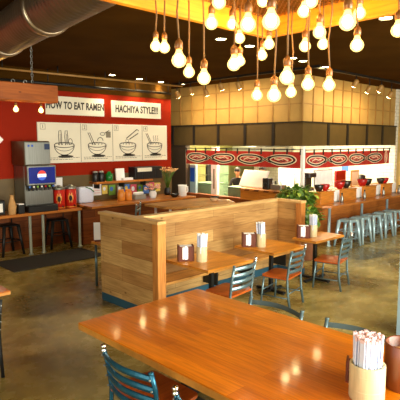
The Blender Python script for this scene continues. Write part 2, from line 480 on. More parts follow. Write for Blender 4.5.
# dark wall deeper behind the end of the red wall
struct(MB().box(10.22, 11.1, 0, 10.4, 12.6, 2.3).build('wall_passage', M['dark']))
struct(MB().box(9.0, 12.6, 0, 15.6, 12.75, CEIL).build('wall_kitchen_back', M['olive']))
struct(MB().box(15.3, 6.9, 0, 15.45, 12.6, CEIL).build('wall_kitchen_side', M['tile']))
struct(MB().box(15.45, -3.2, 0, 15.6, 12.6, CEIL).build('wall_far', M['khaki']))
struct(MB().box(10.36, 7.06, 2.9, 15.3, 12.6, 2.96).build('ceiling_kitchen', M['whitepaint']))
# street front behind the viewer: sills, headers and window bars on two sides
b = MB(); b.box(-3.3, -3.3, 0, -3.2, 14, .5); b.box(-3.3, -3.3, 3.5, -3.2, 14, CEIL); struct(b.build('wall_front', M['khaki']))
b = MB(); b.box(-3.2, -3.3, 0, 15.6, -3.2, .5); b.box(-3.2, -3.3, 3.5, 15.6, -3.2, CEIL); struct(b.build('wall_right', M['khaki']))
b = MB()
for k in range(9): b.box(-3.28, -3.2 + k * 2.1, .5, -3.22, -3.12 + k * 2.1, 3.5)
b.box(-3.28, -3.2, 2.5, -3.22, 14, 2.56); struct(b.build('window_1', M['iron']))
b = MB()
for k in range(10): b.box(-3.2 + k * 2.05, -3.28, .5, -3.12 + k * 2.05, -3.22, 3.5)
b.box(-3.2, -3.28, 2.5, 15.6, -3.22, 2.56); struct(b.build('window_2', M['iron']))
# bulkhead over the kitchen: dark panels, tan gridded screen above
b = MB(); b.box(10.2, 6.9, 2.3, 10.36, 12.6, 2.88); b.box(10.36, 6.9, 2.3, 15.3, 7.06, 2.88)
struct(b.build('wall_bulkhead', M['bulk']))
b = MB()
for y in (7.78, 8.72, 9.71, 10.7, 11.65): b.box(10.175, y - .04, 2.3, 10.2, y + .04, 2.88)
for x in (11.34, 12.31, 13.4, 14.37): b.box(x - .045, 6.875, 2.3, x + .045, 6.9, 2.88)
b.box(10.17, 6.87, 2.87, 10.22, 12.6, 2.9); b.box(10.22, 6.87, 2.87, 15.3, 6.92, 2.9)
struct(b.build('trim_3', M['strip']))
b = MB(); b.box(10.26, 6.96, 2.88, 10.36, 12.6, CEIL); b.box(10.36, 6.96, 2.88, 15.3, 7.06, CEIL)
struct(b.build('wall_screen', M['tan']))
b = MB()
y = 7.35
while y < 12.5:
    b.box(10.235, y - .011, 2.9, 10.26, y + .011, CEIL); y += .5
x = 10.7
while x < 15.2:
    b.box(x - .013, 6.935, 2.9, x + .02, 6.96, CEIL); x += .47
for z in (3.33, 3.76):
    b.box(10.24, 6.94, z - .012, 10.26, 12.6, z + .012); b.box(10.24, 6.94, z - .012, 15.3, 6.96, z + .012)
b.box(10.23, 6.93, 2.9, 10.27, 6.97, CEIL)
struct(b.build('trim_4', M['batten']))

# ------------------------------------------------------------------ signs on the red wall
def banner(x0, x1, z0, z1, words, size, label, sx):
    t = thing('banner_sign', label, 'sign', ((x0 + x1) / 2, 10.65, z0))
    w = (x1 - x0) / 2
    MB().box(-w, -.03, 0, w, -.002, z1 - z0, .004).build('board', M['sign'], t)
    text_mesh('lettering', words, size, M['ink'], t, (0, -.033, (z1 - z0) / 2), (PI / 2, 0, 0), .002, sx, shear=0.06, bold=0.008)
    return t
banner(5.46, 7.03, 3.03, 3.455, 'HOW TO EAT RAMEN', .23, 'long cream board lettered how to eat ramen, on the red wall above the panel', .655)
banner(7.25, 8.86, 3.03, 3.445, 'HACHIYA STYLE!!!', .25, 'cream board lettered hachiya style, right-hand board high on the red wall', .66)

pt = thing('instruction_panel', 'wide cream panel with four bowl drawings, on the red wall under the lettered boards', 'sign', (5.24, 10.65, 1.91))
PW, PH = 3.83, .94
MB().box(0, -.035, 0, PW, -.002, PH, .004).build('board', M['sign'], pt)
b = MB()
cells = [0.02, 1.1, 2.02, 2.96, 3.81]
for x in cells[1:4]:
    b.box(x - .006, -.038, .01, x + .006, -.034, PH - .01)
b.build('divider_line', M['greyink'], pt)
def arc(cx, cz, rx, rz, a0, a1, n=20):
    return [(cx + rx * math.cos(a0 + (a1 - a0) * i / n), cz + rz * math.sin(a0 + (a1 - a0) * i / n)) for i in range(n + 1)]
for ci in range(4):
    x0, x1 = cells[ci], cells[ci + 1]
    cx = (x0 + x1) / 2 + (.1 if ci == 0 else 0); cz = .42
    d = MB(); off = MT(0, -.035, 0); w = .016
    R = .26
    d.ribbon(arc(cx, cz, R, .06, 0, 2 * PI, 30), w, mat=off, close=False)          # rim
    d.ribbon(arc(cx, cz, R, .235, PI, 2 * PI, 24), w, mat=off)                       # bowl body
    d.ribbon(arc(cx, cz, R * .98, .14, PI, 2 * PI, 20), w * .6, mat=off)
    d.box(cx - .09, -.038, cz - .26, cx + .09, -.035, cz - .225)                  # foot
    d.disc(cx + .03, cz - .27, .2, .032, mat=off)                                  # ground shadow drawing
    # noodles and toppings
    for k in range(5):
        a = -R * .75 + k * R * .36
        d.ribbon(arc(cx + a, cz + .0, .05, .05, 0, PI, 8), .009, mat=off)
    if ci == 0:
        for sx in (-.1, .06):
            d.ribbon([(cx + sx - .03, cz), (cx + sx - .045, cz + .2), (cx + sx - .03, cz + .33), (cx + sx + .02, cz + .34), (cx + sx + .035, cz + .2), (cx + sx + .03, cz)], w, mat=off)
            d.ribbon([(cx + sx, cz + .02), (cx + sx, cz + .26)], w * .6, mat=off)
        d.ribbon(arc(cx + .16, cz + .08, .05, .07, 0, 2 * PI), w * .8, mat=off)
    if ci == 1:
        for sx in (0, .05):
            d.ribbon([(cx - .12 + sx, cz), (cx - .26 + sx, cz + .3)], w, mat=off)
        d.ribbon(arc(cx + .16, cz + .27, .07, .035, 0, 2 * PI), w * .8, mat=off)
        d.ribbon([(cx + .22, cz + .29), (cx + .36, cz + .36)], w, mat=off)
        d.ribbon(arc(cx + .09, cz + .1, .08, .08, 0, PI), w, mat=off)
    if ci == 2:
        d.ribbon([(cx - .05, cz + .16), (cx + .3, cz + .4)], w * 1.5, mat=off)
        d.ribbon([(cx + .05, cz + .14), (cx + .34, cz + .3)], w * 1.5, mat=off)
        d.ribbon([(cx + .3, cz + .4), (cx + .36, cz + .36)], w, mat=off)
        d.ribbon(arc(cx - .02, cz + .1, .05, .04, 0, 2 * PI), w * .6, mat=off)
    if ci == 3:
        for sx in (0, .05):
            d.ribbon([(cx - .14 + sx, cz), (cx - .3 + sx, cz + .3)], w, mat=off)
        for sx in (-.04, .03, .1):
            d.ribbon([(cx + sx, cz + .1), (cx + sx + .02, cz + .15), (cx + sx - .01, cz + .2), (cx + sx + .015, cz + .25)], w * .6, mat=off)
    d.build('bowl_drawing', M['ink'], pt)
    e = MB()
    e.ribbon([(x0 + .05, .78), (x0 + .17, .78), (x0 + .17, .9), (x0 + .05, .9)], .012, mat=off, close=True)
    e.build('step_box', M['greyink'], pt); e = MB()
    for k, (a, c) in enumerate(((.06, .96), (.1, .8))):
        zz = .115 - k * .04
        xx = x0 + .08
        while xx < x0 + (x1 - x0) * c:
            l = random.uniform(.03, .09)
            e.box(xx, -.037, zz, min(xx + l, x1 - .04), -.035, zz + .014); xx += l + .018
    e.build('caption', M['greyink'], pt)
    if ci == 1: MB().box(x1 - .2, -.037, .6, x1 - .06, -.035, .75).build('stamp', M['greyink'], pt)
    text_mesh('step_number', str(ci + 1), .11, M['ink'], pt, (x0 + .11, -.037, .84), (PI / 2, 0, 0), .001)

t = tag(MB().box(-.22, -.03, -.22, .22, -.002, .22, .01, mat=MR(PI / 4, 'Y')).build('diamond_sign', M['white'], loc=(4.16, 10.65, 2.45)), 'white diamond-shaped sign on the red wall at left edge', 'sign')
MB().box(-.05, -.04, -.04, .06, -.03, .04).build('symbol', M['ink'], t)

# ------------------------------------------------------------------ left soda counter
t = thing('soda_counter', 'long wooden counter on steel legs against the red wall, under the drinks machine', 'counter', (3.0, 9.95, 0))
MB().box(-1.5, 0, .84, 2.93, .68, .9, .006).build('countertop', M['counter'], t)
for lx in (-.6, 1.69, 1.985, 2.88):
    MB().lathe([(.055, 0), (.055, .012), (.03, .02), (.03, .84)], 14, (lx, .05, 0)).build('leg', M['palemetal'], t)
# second counter further along the wall with a raised ledge
t = thing('service_counter', 'wooden service counter along the red wall right of the drinks machine', 'counter', (5.97, 9.6, 0))
MB().box(0, 0, .9, 3.25, 1.03, .95, .006).build('countertop', M['counter'], t)
MB().box(.06, .5, 0, 3.2, .98, .9).build('cabinet', M['redwood'], t)
t = thing('island_counter', 'wooden island counter with two white legs behind the plank partition', 'counter', (0, 0, 0))
MB().prism([(6.8, 8.05), (6.9, 7.9), (8.15, 7.38), (8.35, 7.4), (8.5, 7.55), (8.8, 8.0), (8.6, 8.75), (6.8, 8.75)], .97, 1.02).build('countertop', M['bench'], t)
for lx, ly in ((7.0, 8.1), (7.4, 7.95), (8.3, 7.55), (8.45, 8.6), (7.0, 8.6)):
    MB().lathe([(.05, 0), (.05, .012), (.028, .02), (.028, .97)], 12, (lx, ly, 0)).build('leg', M['white'], t)

# wall shelf with goods
t = thing('wall_shelf', 'orange wooden wall shelf holding bottles and paper over the service counter', 'shelf', (6.55, 10.3, 1.38))
MB().box(0, 0, 0, 1.75, .34, .05, .004).build('board', M['counter'], t)
for x in (.15, .9, 1.6):
    MB().box(x - .015, .12, -.12, x + .015, .34, 0).build('bracket', M['iron'], t)
def jar(name, label, cat, x, y, z, r, h, m, cap=None, group=None):
    t = thing(name, label, cat, (x, y, z), 0, group)
    MB().lathe([(r * .9, 0), (r, .01), (r, h * .72), (r * .55, h * .85), (r * .5, h)], 16).build('body', m, t)
    if cap: MB().lathe([(r * .55, 0), (r * .55, h * .1)], 14, (0, 0, h)).build('cap', cap, t)
    return t
jar('glass_bottle', 'squat green bottle on the wall shelf', 'bottle', 7.02, 10.45, 1.43, .09, .24, M['greenglass'])
for i, x in enumerate((6.63, 6.8)):
    t = thing('black_canister', ('round black canister on the wall shelf, left one of the pair', 'round black canister on the wall shelf, right one of the pair')[i], 'canister', (x, 10.47, 1.43), 0, 'canisters on the wall shelf')
    MB().lathe([(.07, 0), (.075, .01), (.075, .2), (.06, .22)], 16).build('body', M['blackp'], t)
    MB().lathe([(.062, 0), (.062, .03), (.02, .045)], 16, (0, 0, .22)).build('lid', M['greyplastic'], t)
t = thing('paper_stack', 'stack of white paper leaning on the wall shelf beside the green bottle', 'papers', (7.38, 10.48, 1.43))
MB().box(-.13, -.02, 0, .13, .02, .3, mat=MR(-.12, 'X')).build('upright_sheet', M['white'], t)
MB().box(.0, -.14, 0, .3, -.03, .06, .004).build('flat_pile', M['white'], t)
# dark bowls shelf to the right
t = thing('dark_rack', 'black wall rack of stacked takeaway boxes beside the peach flowers', 'rack', (7.75, 10.28, 1.43))
MB().box(.0, .05, 0, .9, .36, .32, .01).build('body', M['blackp'], t)
for k in range(4):
    MB().box(.03 + k * .215, .03, .03, .22 + k * .215, .05, .27, .004).build('bin', M['iron'], t)
MB().box(.05, .025, .2, .52, .05, .3).build('label_strip', M['sign'], t)
# items on the service counter
t = thing('plastic_bag', 'squarish white plastic sack with green tie at the left end of the service counter', 'bag', (6.28, 10.42, .95))
MB().box(-.2, -.12, 0, .2, .12, .38, .05, seg=3).build('body', M['bluewhite'], t)
MB().tube([(-.02, -.1, .385), (.1, -.14, .33), (.19, -.13, .26)], .012, 6).build('green_tie', M['greenglass'], t)
t = thing('menu_sheet', 'white menu sheet with pink print hung under the wall shelf', 'paper', (6.78, 10.632, 1.07))
MB().box(-.12, 0, 0, .12, .012, .3).build('sheet', M['white'], t)
b = MB()
for k in range(4): b.box(-.09, -.004, .05 + k * .06, .09, 0, .08 + k * .06)
b.build('printing', M['pinktip'], t)
for i, x in enumerate((7.13, 7.34)):
    t = thing('orange_jar', ('orange jar on the service counter, left one of two', 'orange jar on the service counter, right one of two')[i], 'jar', (x, 10.1, .95), 0, 'orange jars')
    MB().lathe([(.085, 0), (.095, .01), (.095, .2), (.07, .24)], 18).build('body', M['orangejar'], t)
    MB().lathe([(.072, 0), (.072, .035), (.05, .04)], 18, (0, 0, .24)).build('lid', M['orangejar'], t)
t = thing('wire_basket', 'grey basket on the service counter right of the orange jars', 'basket', (7.68, 10.12, .95))
MB().box(-.17, -.1, 0, .17, .1, .12, .01).build('tub', M['greyplastic'], t)
MB().box(-.14, -.06, .12, .13, .07, .18, .02).build('folded_towel', M['white'], t)
# coloured flyers pinned to wall
fly = [('paperyellow', 7.0, 1.2, .16, .22), ('papergreen', 7.22, 1.18, .2, .26), ('greyplastic', 7.46, 1.18, .16, .2), ('paperblue', 7.68, 1.18, .18, .24), ('paperpink', 7.9, 1.14, .2, .28),
       ('papergreen', 8.12, 1.16, .16, .2), ('paperblue', 8.32, 1.12, .2, .22), ('paperpink', 8.52, 1.2, .18, .2), ('paperyellow', 8.72, 1.16, .2, .24)]
names = {'paperyellow': 'yellow', 'papergreen': 'green', 'greyplastic': 'grey', 'paperblue': 'blue', 'paperpink': 'pink'}
pos = ['leftmost of the row', 'left of the grey one', 'only grey one', 'between grey and pink', 'over the gap before the second green', 'right of the first pink', 'second blue from the left', 'near the right end', 'rightmost of the row']
for k, (m, x, z, w, h) in enumerate(fly):
    t = thing('flyer', '%s flyer pinned to the wall under the shelf, %s' % (names[m], pos[k]), 'flyer', (x, 10.635, z), 0, 'coloured flyers under the shelf')
    MB().box(-w / 2, -.008, -h / 2, w / 2, 0, h / 2).build('sheet', M[m], t)
    MB().disc(-w * .1, h * .1, w * .26, h * .22, .004, mat=MT(0, -.008, 0)).build('picture', M[('white', 'paperblue', 'white', 'paperyellow')[k % 4]], t)
# pink flowers on counter
def flowers(name, label, x, y, z, m, r, hgt, n, potm):
    t = thing(name, label, 'flowers', (x, y, z))
    MB().lathe([(.07, 0), (.09, .04), (.1, .14), (.07, .18), (.08, .2)], 16).build('vase', potm, t)
    b = MB(); s = MB()
    for k in range(n):
        a = random.uniform(0, 2 * PI); rr = r * math.sqrt(random.random())
        p = Vector((rr * math.cos(a), rr * math.sin(a), hgt + random.uniform(-.06, .07) - rr * .2))
        s.tube([(0, 0, .15), (p.x * .5, p.y * .5, hgt * .7), tuple(p)], .006, 5)
        for q in range(5):
            b.ball((0, 0, 0), .04, (1, .55, .3), MT(*p) @ MR(q * 2 * PI / 5, 'Z') @ MT(.035, 0, 0) @ MR(-.5, 'Y'), 8, 5)
    s.build('stems', M['leaf'], t); b.build('petals', m, t)
flowers('flower_vase', 'pink flowers in a vase on the counter behind the plank partition', 8.05, 10.0, .95, M['pinkflower'], .17, .33, 16, M['white'])
t = flowers('flower_vase', 'peach flowers in a tall dark vase at the end of the red wall', 8.85, 10.35, .95, M['peach'], .27, .72, 26, M['blackp'])
# white cup and black bowls on the island
t = thing('white_pitcher', 'white pitcher on the service counter end by the dark wall', 'pitcher', (8.95, 9.85, .95))
MB().lathe([(.09, 0), (.11, .02), (.115, .26), (.12, .3), (.105, .3), (.1, .03)], 20).build('body', M['white'], t)
MB().tube([(.11, 0, .26), (.19, 0, .24), (.2, 0, .12), (.11, 0, .06)], .016, 8).build('handle', M['white'], t)
def bowl(name, label, x, y, z, r, m, group=None, dz=1.0):
    o = MB().lathe([(r * .45, 0), (r * .5, .01), (r * .8, r * .3 * dz), (r, r * .75 * dz), (r * .96, r * .77 * dz), (r * .75, r * .34 * dz), (0.002, r * .14 * dz)], 20).build(name, m, loc=(x, y, z))
    return tag(o, label, 'bowl', group)
bowl('serving_bowl', 'black bowl left of the white pitcher on the service counter', 8.62, 9.8, .95, .13, M['blackbowl'])
bowl('serving_bowl', 'black bowl right of the white pitcher on the island counter', 8.5, 8.2, 1.02, .11, M['blackbowl'])
bowl('serving_bowl', 'cream bowl on the island counter end under the red banner', 8.25, 8.0, 1.02, .1, M['cork'])

# ------------------------------------------------------------------ drinks machine and ice maker
t = thing('drinks_machine', 'steel soda dispenser with lit blue panel and round logo on the counter', 'drinks machine', (4.99, 10.0, .9))
MB().box(-.33, .12, 0, .33, .62, 1.0, .012).build('body', M['steel'], t)
MB().box(-.33, -.03, .58, .33, .12, 1.0, .012).build('head', M['steel'], t)
sc = MB().box(-.3, -.042, .62, .3, -.03, .965, .004).build('screen', M['screen'], t, label='lit blue panel')
LZ = .79
lr = .1
MB().disc(0, LZ, lr, lr, .006, mat=MT(-.01, -.042, 0)).build('logo_white', M['logowhite'], sc)
b = MB(); b.disc(-.01, LZ + .028, lr * .9, lr * .75, .004, mat=MT(0, -.047, 0), a0=0.05, a1=PI - .05); b.build('logo_red', M['logored'], sc)
b = MB(); b.disc(-.01, LZ - .034, lr * .88, lr * .7, .004, mat=MT(0, -.047, 0), a0=PI + .05, a1=2 * PI - .05); b.build('logo_blue', M['logoblue'], sc)
text_mesh('logo_lettering', 'PEPSI', .045, M['logoblue'], sc, (-.01, -.05, LZ - .003), (PI / 2, 0, 0), .001)
for k in range(7):
    n = MB(); x = -.27 + k * .09
    n.box(x - .03, -.0, .52, x + .03, .1, .585, .008); n.lathe([(.018, 0), (.022, .06)], 10, (x, .05, .46))
    n.build('nozzle', M['blackp'], t)
    MB().box(x - .02, -.006, .53, x + .02, 0, .565).build('button', M[('paperblue', 'white', 'papergreen', 'white', 'redcan', 'papergreen', 'paperblue')[k]], t)
MB().box(-.34, -.06, 0, .34, .14, .14, .012).build('drip_tray', M['blackp'], t)
MB().box(-.31, -.045, .14, .31, .1, .15).build('drip_grille', M['iron'], t)
t = thing('ice_maker', 'brushed steel ice maker box stacked on top of the soda dispenser', 'ice maker', (4.91, 9.98, 1.9))
MB().box(-.29, .02, 0, .29, .62, .52, .012).build('cabinet', M['bronze'], t)
MB().box(-.285, -.015, .02, .285, .02, .5, .01).build('front_panel', M['steel'], t)
for x in (-.2, -.12): MB().box(x - .022, -.022, .4, x + .022, -.014, .445, .003).build('label', M['bluelabel'], t)
MB().box(.15, -.022, .34, .275, -.014, .46, .003).build('badge', M['navy'], t)
# canisters
for k, x in enumerate((5.5, 5.79)):
    t = thing('tea_dispenser', ('red drink canister with gold print, beside the soda dispenser', 'red drink canister with gold print, further from the soda dispenser')[k], 'canister', (x, 10.2, .9), 0, 'red drink canisters')
    MB().lathe([(.12, 0), (.13, .01), (.13, .42), (.12, .43)], 24).build('body', M['redcan'], t)
    MB().lathe([(.125, 0), (.13, .012), (.13, .05), (.05, .075), (.04, .1)], 24, (0, 0, .43)).build('lid', M['steel'], t)
    MB().lathe([(.133, .02), (.133, .04)], 24, cap=False).build('band', M['gold'], t)
    b = MB()
    for q in range(5):
        a = math.radians(-120 - 22 + q * 11)
        h = (.05, .11, .07, .11, .05)[q]
        b.box(-.01, -.004, -h, .01, .003, h, mat=MT(.131 * math.cos(a), .131 * math.sin(a), .24) @ MR(a + PI / 2, 'Z'))
    b.build('gold_emblem', M['gold'], t)
    a = math.radians(-120)
    MB().ball((0, 0, 0), .045, (.8, .2, 1.5), MT(.134 * math.cos(a), .134 * math.sin(a), .23) @ MR(a + PI / 2, 'Z')).build('black_figure', M['blackprint'], t)
    MB().tube([(0, -.12, .07), (0, -.17, .07), (0, -.18, .04)], .012, 8).build('tap', M['blackp'], t)
t = thing('label_card', 'small white card standing behind the red canisters', 'card', (5.62, 10.5, .9))
MB().box(-.03, -.02, 0, .03, .03, .46, .004).build('stand', M['iron'], t)
MB().box(-.12, -.03, .46, .12, -.015, .68).build('card', M['white'], t)
# left end of the counter
t = thing('napkin_dispenser', 'black napkin dispenser with white napkins at left end of the counter', 'dispenser', (4.1, 10.2, .9))
MB().box(-.16, -.1, 0, .12, .14, .3, .015).build('housing', M['blackp'], t)
MB().box(-.02, -.115, .06, .06, -.1, .24).build('napkins', M['white'], t)
t = thing('paper_bag', 'crumpled kraft paper bag on the counter left of the soda dispenser', 'bag', (4.33, 10.04, .9))
b = MB().lathe([(.075, 0), (.085, .03), (.09, .18), (.06, .3), (.03, .37), (.035, .41)], 7)
for v in b.bm.verts: v.co += Vector((random.uniform(-.02, .02), random.uniform(-.02, .02), 0))
b.build('body', M['kraft'], t)
t = thing('straw_box', 'low dark box with white rim between the kraft bag and soda dispenser', 'box', (4.51, 10.06, .9))
MB().box(-.065, -.08, 0, .065, .08, .2, .006).build('body', M['blackp'], t)
MB().box(-.06, -.085, .19, .06, .085, .215, .004).build('rim', M['white'], t)

# stools tucked under the soda counter
def under_stool(label, x, y, rz):
    t = thing('black_stool', label, 'stool', (x, y, 0), rz, 'black stools under the soda counter')
    MB().box(-.2, -.2, .62, .2, .2, .65, .02).build('seat', M['iron'], t)
    MB().tube([(-.2, .17, .65), (-.21, .2, .78), (0, .24, .8), (.21, .2, .78), (.2, .17, .65)], .016, 8).build('back_rail', M['iron'], t)
    for sx in (-1, 1):
        for sy in (-1, 1):
            MB().tube([(sx * .16, sy * .16, .62), (sx * .24, sy * .22, 0)], [.04, .026], 8).build('leg', M['iron'], t)
    b = MB()
    b.tube([(-.2, -.19, .3), (.2, -.19, .3)], .012, 6); b.tube([(-.2, .19, .3), (.2, .19, .3)], .012, 6)
    b.tube([(-.2, -.19, .3), (-.2, .19, .3)], .012, 6); b.tube([(.2, -.19, .3), (.2, .19, .3)], .012, 6)
    b.build('footrest', M['iron'], t)
under_stool('black metal stool under the counter at left edge', 4.35, 10.36, .1)
under_stool('black metal stool under the red canisters', 5.5, 10.32, -.15)
o = tag(MB().box(-1.0, -.5, 0.001, 1.0, .5, .018, .006).build('floor_mat', M['charcoal'], loc=(4.78, 9.28, 0)), 'dark rubber mat on the floor before the drinks counter', 'mat')

# ------------------------------------------------------------------ hanging beam with two bulbs
t = thing('hanging_beam', 'rough wooden light beam hung by a chain above the drinks machine', 'beam', (4.4, 8.2, 3.08))
MB().box(-3.2, -.13, 0, 0, .13, .3, .012).build('timber', M['beam'], t)
def chain(top, bot):
    b = MB(); z = bot; k = 0
    while z < top:
        pts = [(.018 * math.cos(a), 0, .03 + .032 * math.sin(a)) for a in [i * 2 * PI / 10 for i in range(11)]]
        b.tube(pts, .006, 5, MT(0, 0, z) @ MR(k * PI / 2, 'Z')); z += .052; k += 1
    return b
for x in (-.41, -2.6):
    chain(CEIL - 3.08, .32).build('chain', M['steel'], t, (x, 0, 0))
    MB().tube([(-.0, 0, .29), (0, 0, .33)], .02, 8).build('eye_bolt', M['steel'], t, (x, 0, 0))
for x in (-.54, -.75): MB().tube([(x + .03 * math.cos(a), 0, .33 + .03 * math.sin(a)) for a in [i * PI / 5 for i in range(11)]], .008, 6).build('cable_clip', M['steel'], t)
def edison(name, label, loc, s, cordtop, group, cordm=None, kind='pendant'):
    """bulb centre at loc; s = glass diameter"""
    t = thing(name, label, 'light bulb', loc, random.uniform(0, 6), group)
    r = s / 2
    prof = [(.36 * r, 1.42 * r), (.38 * r, 1.2 * r), (.55 * r, .8 * r), (.86 * r, .4 * r), (r, -.05 * r), (.9 * r, -.45 * r), (.6 * r, -.8 * r), (.25 * r, -.96 * r), (.01 * r, -r)]
    MB().lathe(prof[::-1], 18).build('glass', M['bulbglass'], t)
    f = MB()
    f.ball((0, 0, 0), .62 * r, (1, 1, 1.2), MT(0, 0, .05 * r), 10, 7)
    f.build('filament', M['filament'], t)
    MB().lathe([(.40 * r, 1.32 * r), (.52 * r, 1.42 * r), (.54 * r, 2.1 * r), (.44 * r, 2.45 * r), (.2 * r, 2.65 * r), (.12 * r, 2.85 * r)], 14).build('socket', M['socket'], t)
    L_ = cordtop - loc[2]
    if L_ > 2.9 * r:
        w = random.uniform(-.012, .012)
        MB().tube([(0, 0, 2.8 * r), (w, 0, L_ * .4 + r), (-w * .6, w * .5, L_ * .75), (0, 0, L_)], .0045, 7).build('cord', M['cord'], t)
    return t
edison('light_bulb', 'bulb under the hanging wooden beam, the left one', (3.68, 8.2, 2.945), .09, 2.95, 'bulbs under the beam')
edison('light_bulb', 'bulb under the hanging wooden beam, near the beam end', (4.13, 8.2, 2.945), .09, 2.95, 'bulbs under the beam')
for x in (3.68, 4.13):
    pass

# ------------------------------------------------------------------ bulb canopy
CZ = 3.10; CX, CY = 2.72, 2.14
t = thing('light_canopy', 'pine board light canopy with metal mesh holding the hanging bulbs overhead', 'canopy', (0, 0, CZ))
x0, y0 = -.6, -1.2
MB().box(x0, CY, 0, CX + .04, CY + .04, .135).build('board', M['canopy'], t)
MB().box(CX, y0, 0, CX + .04, CY, .135).build('board', M['canopy'], t)
MB().box(x0, y0 - .04, 0, CX + .04, y0, .135).build('board', M['canopy'], t)
MB().box(x0 - .04, y0 - .04, 0, x0, CY + .04, .135).build('board', M['canopy'], t)
MB().box(x0, y0, .12, CX, CY, .126).build('mesh_sheet', M['mesh'], t)
for x in (0.6, 1.7): MB().box(x - .02, y0, .126, x + .02, CY, .165).build('crossbar', M['iron'], t)
for x in (0, 2.5):
    for y in (-.9, 1.9): MB().tube([(x, y, .1), (x, y, CEIL - CZ)], .008, 6).build('hanger_rod', M['iron'], t)

# camera frame (used to work out where things stand)
F_PX = 495.0; PITCH = math.atan(58 / F_PX); YAW = math.radians(45.7); EYE = Vector((0, 0, 2.4))
fh = Vector((math.cos(YAW), math.sin(YAW), 0)); RT = Vector((math.sin(YAW), -math.cos(YAW), 0))
FW = fh * math.cos(PITCH) - Vector((0, 0, 1)) * math.sin(PITCH)
UP = fh * math.sin(PITCH) + Vector((0, 0, 1)) * math.cos(PITCH)
def at(px, py, depth):
    return EYE + (FW + RT * ((px - 200) / F_PX) + UP * ((200 - py) / F_PX)) * depth

BULBS = [(155.8, 46, 11), (164.5, 47.5, 11), (179, 60, 15), (189, 72, 11.5), (204, 78, 13.5), (219, 2, 14), (211.5, 23, 13), (232, 24, 11),
         (248, 24, 16), (239.5, 38, 11), (234, 64, 13.5), (240, 61, 10.5), (262, 55, 10.5), (269, 44, 11), (271, 21, 18), (304, 11, 13),
         (311, 1, 14), (263, 1, 12), (305, 46, 11.5), (319.5, 32, 13), (287, 77, 15), (291, 92, 11), (274, 95, 14), (257, 95, 11),
         (308, 84, 13), (323, 44, 11), (347.5, 22, 17), (359.5, 13, 12.5), (357, 45, 13.5), (329, 85, 12.5), (398, 30, 14)]
desc = ['leftmost hanging bulb of the cluster', 'hanging bulb just right of the leftmost, almost touching it', 'large hanging bulb, third from the left of the cluster', 'small low bulb between two larger ones, left side of cluster',
        'low bulb, fifth from the left, over the dark ceiling lamps', 'bulb cut by the top of the picture, left of centre', 'bulb high under the left board, right of the low fifth bulb', 'small high bulb against the left board, left of a big one',
        'big bulb high beside the mesh, left of the nearest big bulb', 'small bulb hanging just below a big high bulb', 'large low bulb over the centre of the tan screen, with another behind', 'small bulb hidden partly behind the large low centre bulb',
        'lower of two overlapping small bulbs right of centre', 'upper of two overlapping small bulbs right of centre', 'biggest high bulb near the board corner', 'bulb in front of the right board, upper left end',
        'bulb cut by the top of the picture over the right board', 'bulb cut by the top of the picture over the board corner', 'bulb right of the corner, below the right board', 'bulb overlapping another just right of the corner bulbs',
        'big low bulb with a small one behind its lower side', 'small lowest bulb behind the big low one', 'lowest bulb of the whole cluster, medium size', 'small lowest bulb at left of the low group',
        'low bulb at left of the right-hand pair', 'small bulb directly under another bulb, right of corner', 'big high bulb of the right-hand trio', 'small bulb behind the big one of the right-hand trio',
        'lower bulb of the right-hand trio', 'low bulb at the right of the right-hand pair', 'bulb at the right edge of the picture']
for k, (px, py, w) in enumerate(BULBS):
    dep = F_PX * .068 / w
    p = at(px, py, dep)
    # keep inside the canopy
    for q in range(40):
        if p.x < CX - .06 and p.y < CY - .06: break
        dep *= .985; p = at(px, py, dep)
    s = .068 if abs(dep - F_PX * .068 / w) < .02 else w * dep / F_PX
    edison('hanging_bulb', desc[k], tuple(p), s, max(CZ + .118, p.z + .11), 'filament bulbs under the canopy')

# ------------------------------------------------------------------ duct, pipes, ceiling lamps
t = thing('air_duct', 'large spiral metal air duct under the dark ceiling at upper left', 'duct', (2.84, 6.75, 3.765), -.14)
D = .24
b = MB(); n = 40; pts = []; prof = []
L_ = 7.6
z = 0.0; k = 0
while z < L_:
    prof.append((D, z)); prof.append((D + .008, z + .02)); prof.append((D, z + .04)); z += .085
duct = b.lathe(prof, 36).build('spiral_pipe', M['duct'], t, (0, -3.9, 0), (-PI / 2, 0, 0))
for y in (-1.9, -.35, 1.6):
    MB().lathe([(D + .012, 0), (D + .028, .02), (D + .028, .09), (D + .012, .11)], 36).build('joint_collar', M['duct'], t, (0, y, 0), (-PI / 2, 0, 0))
for y in (-2.0, 1.8): MB().tube([(0, y, D), (0, y, CEIL - 3.765)], .012, 6).build('hanger', M['iron'], t)

t = thing('sprinkler_pipe', 'thin dark pipe along the ceiling above the red wall', 'pipe', (0, 9.9, 3.86))
MB().tube([(3.75, 0, -.02), (9.0, 0, .0)], .022, 8).build('run', M['batten'], t)
MB().tube([(3.85, .45, -.18), (9.0, .45, -.16)], .03, 8).build('lower_run', M['iron'], t)
b = MB()
for x in (4.2, 5.4, 6.6, 7.8, 8.9):
    MB().tube([(x, 0, 0), (x, 0, .15)], .012, 6).build('hanger', M['iron'], t); MB().tube([(x, .45, -.16), (x, .45, .15)], .012, 6).build('hanger', M['iron'], t)

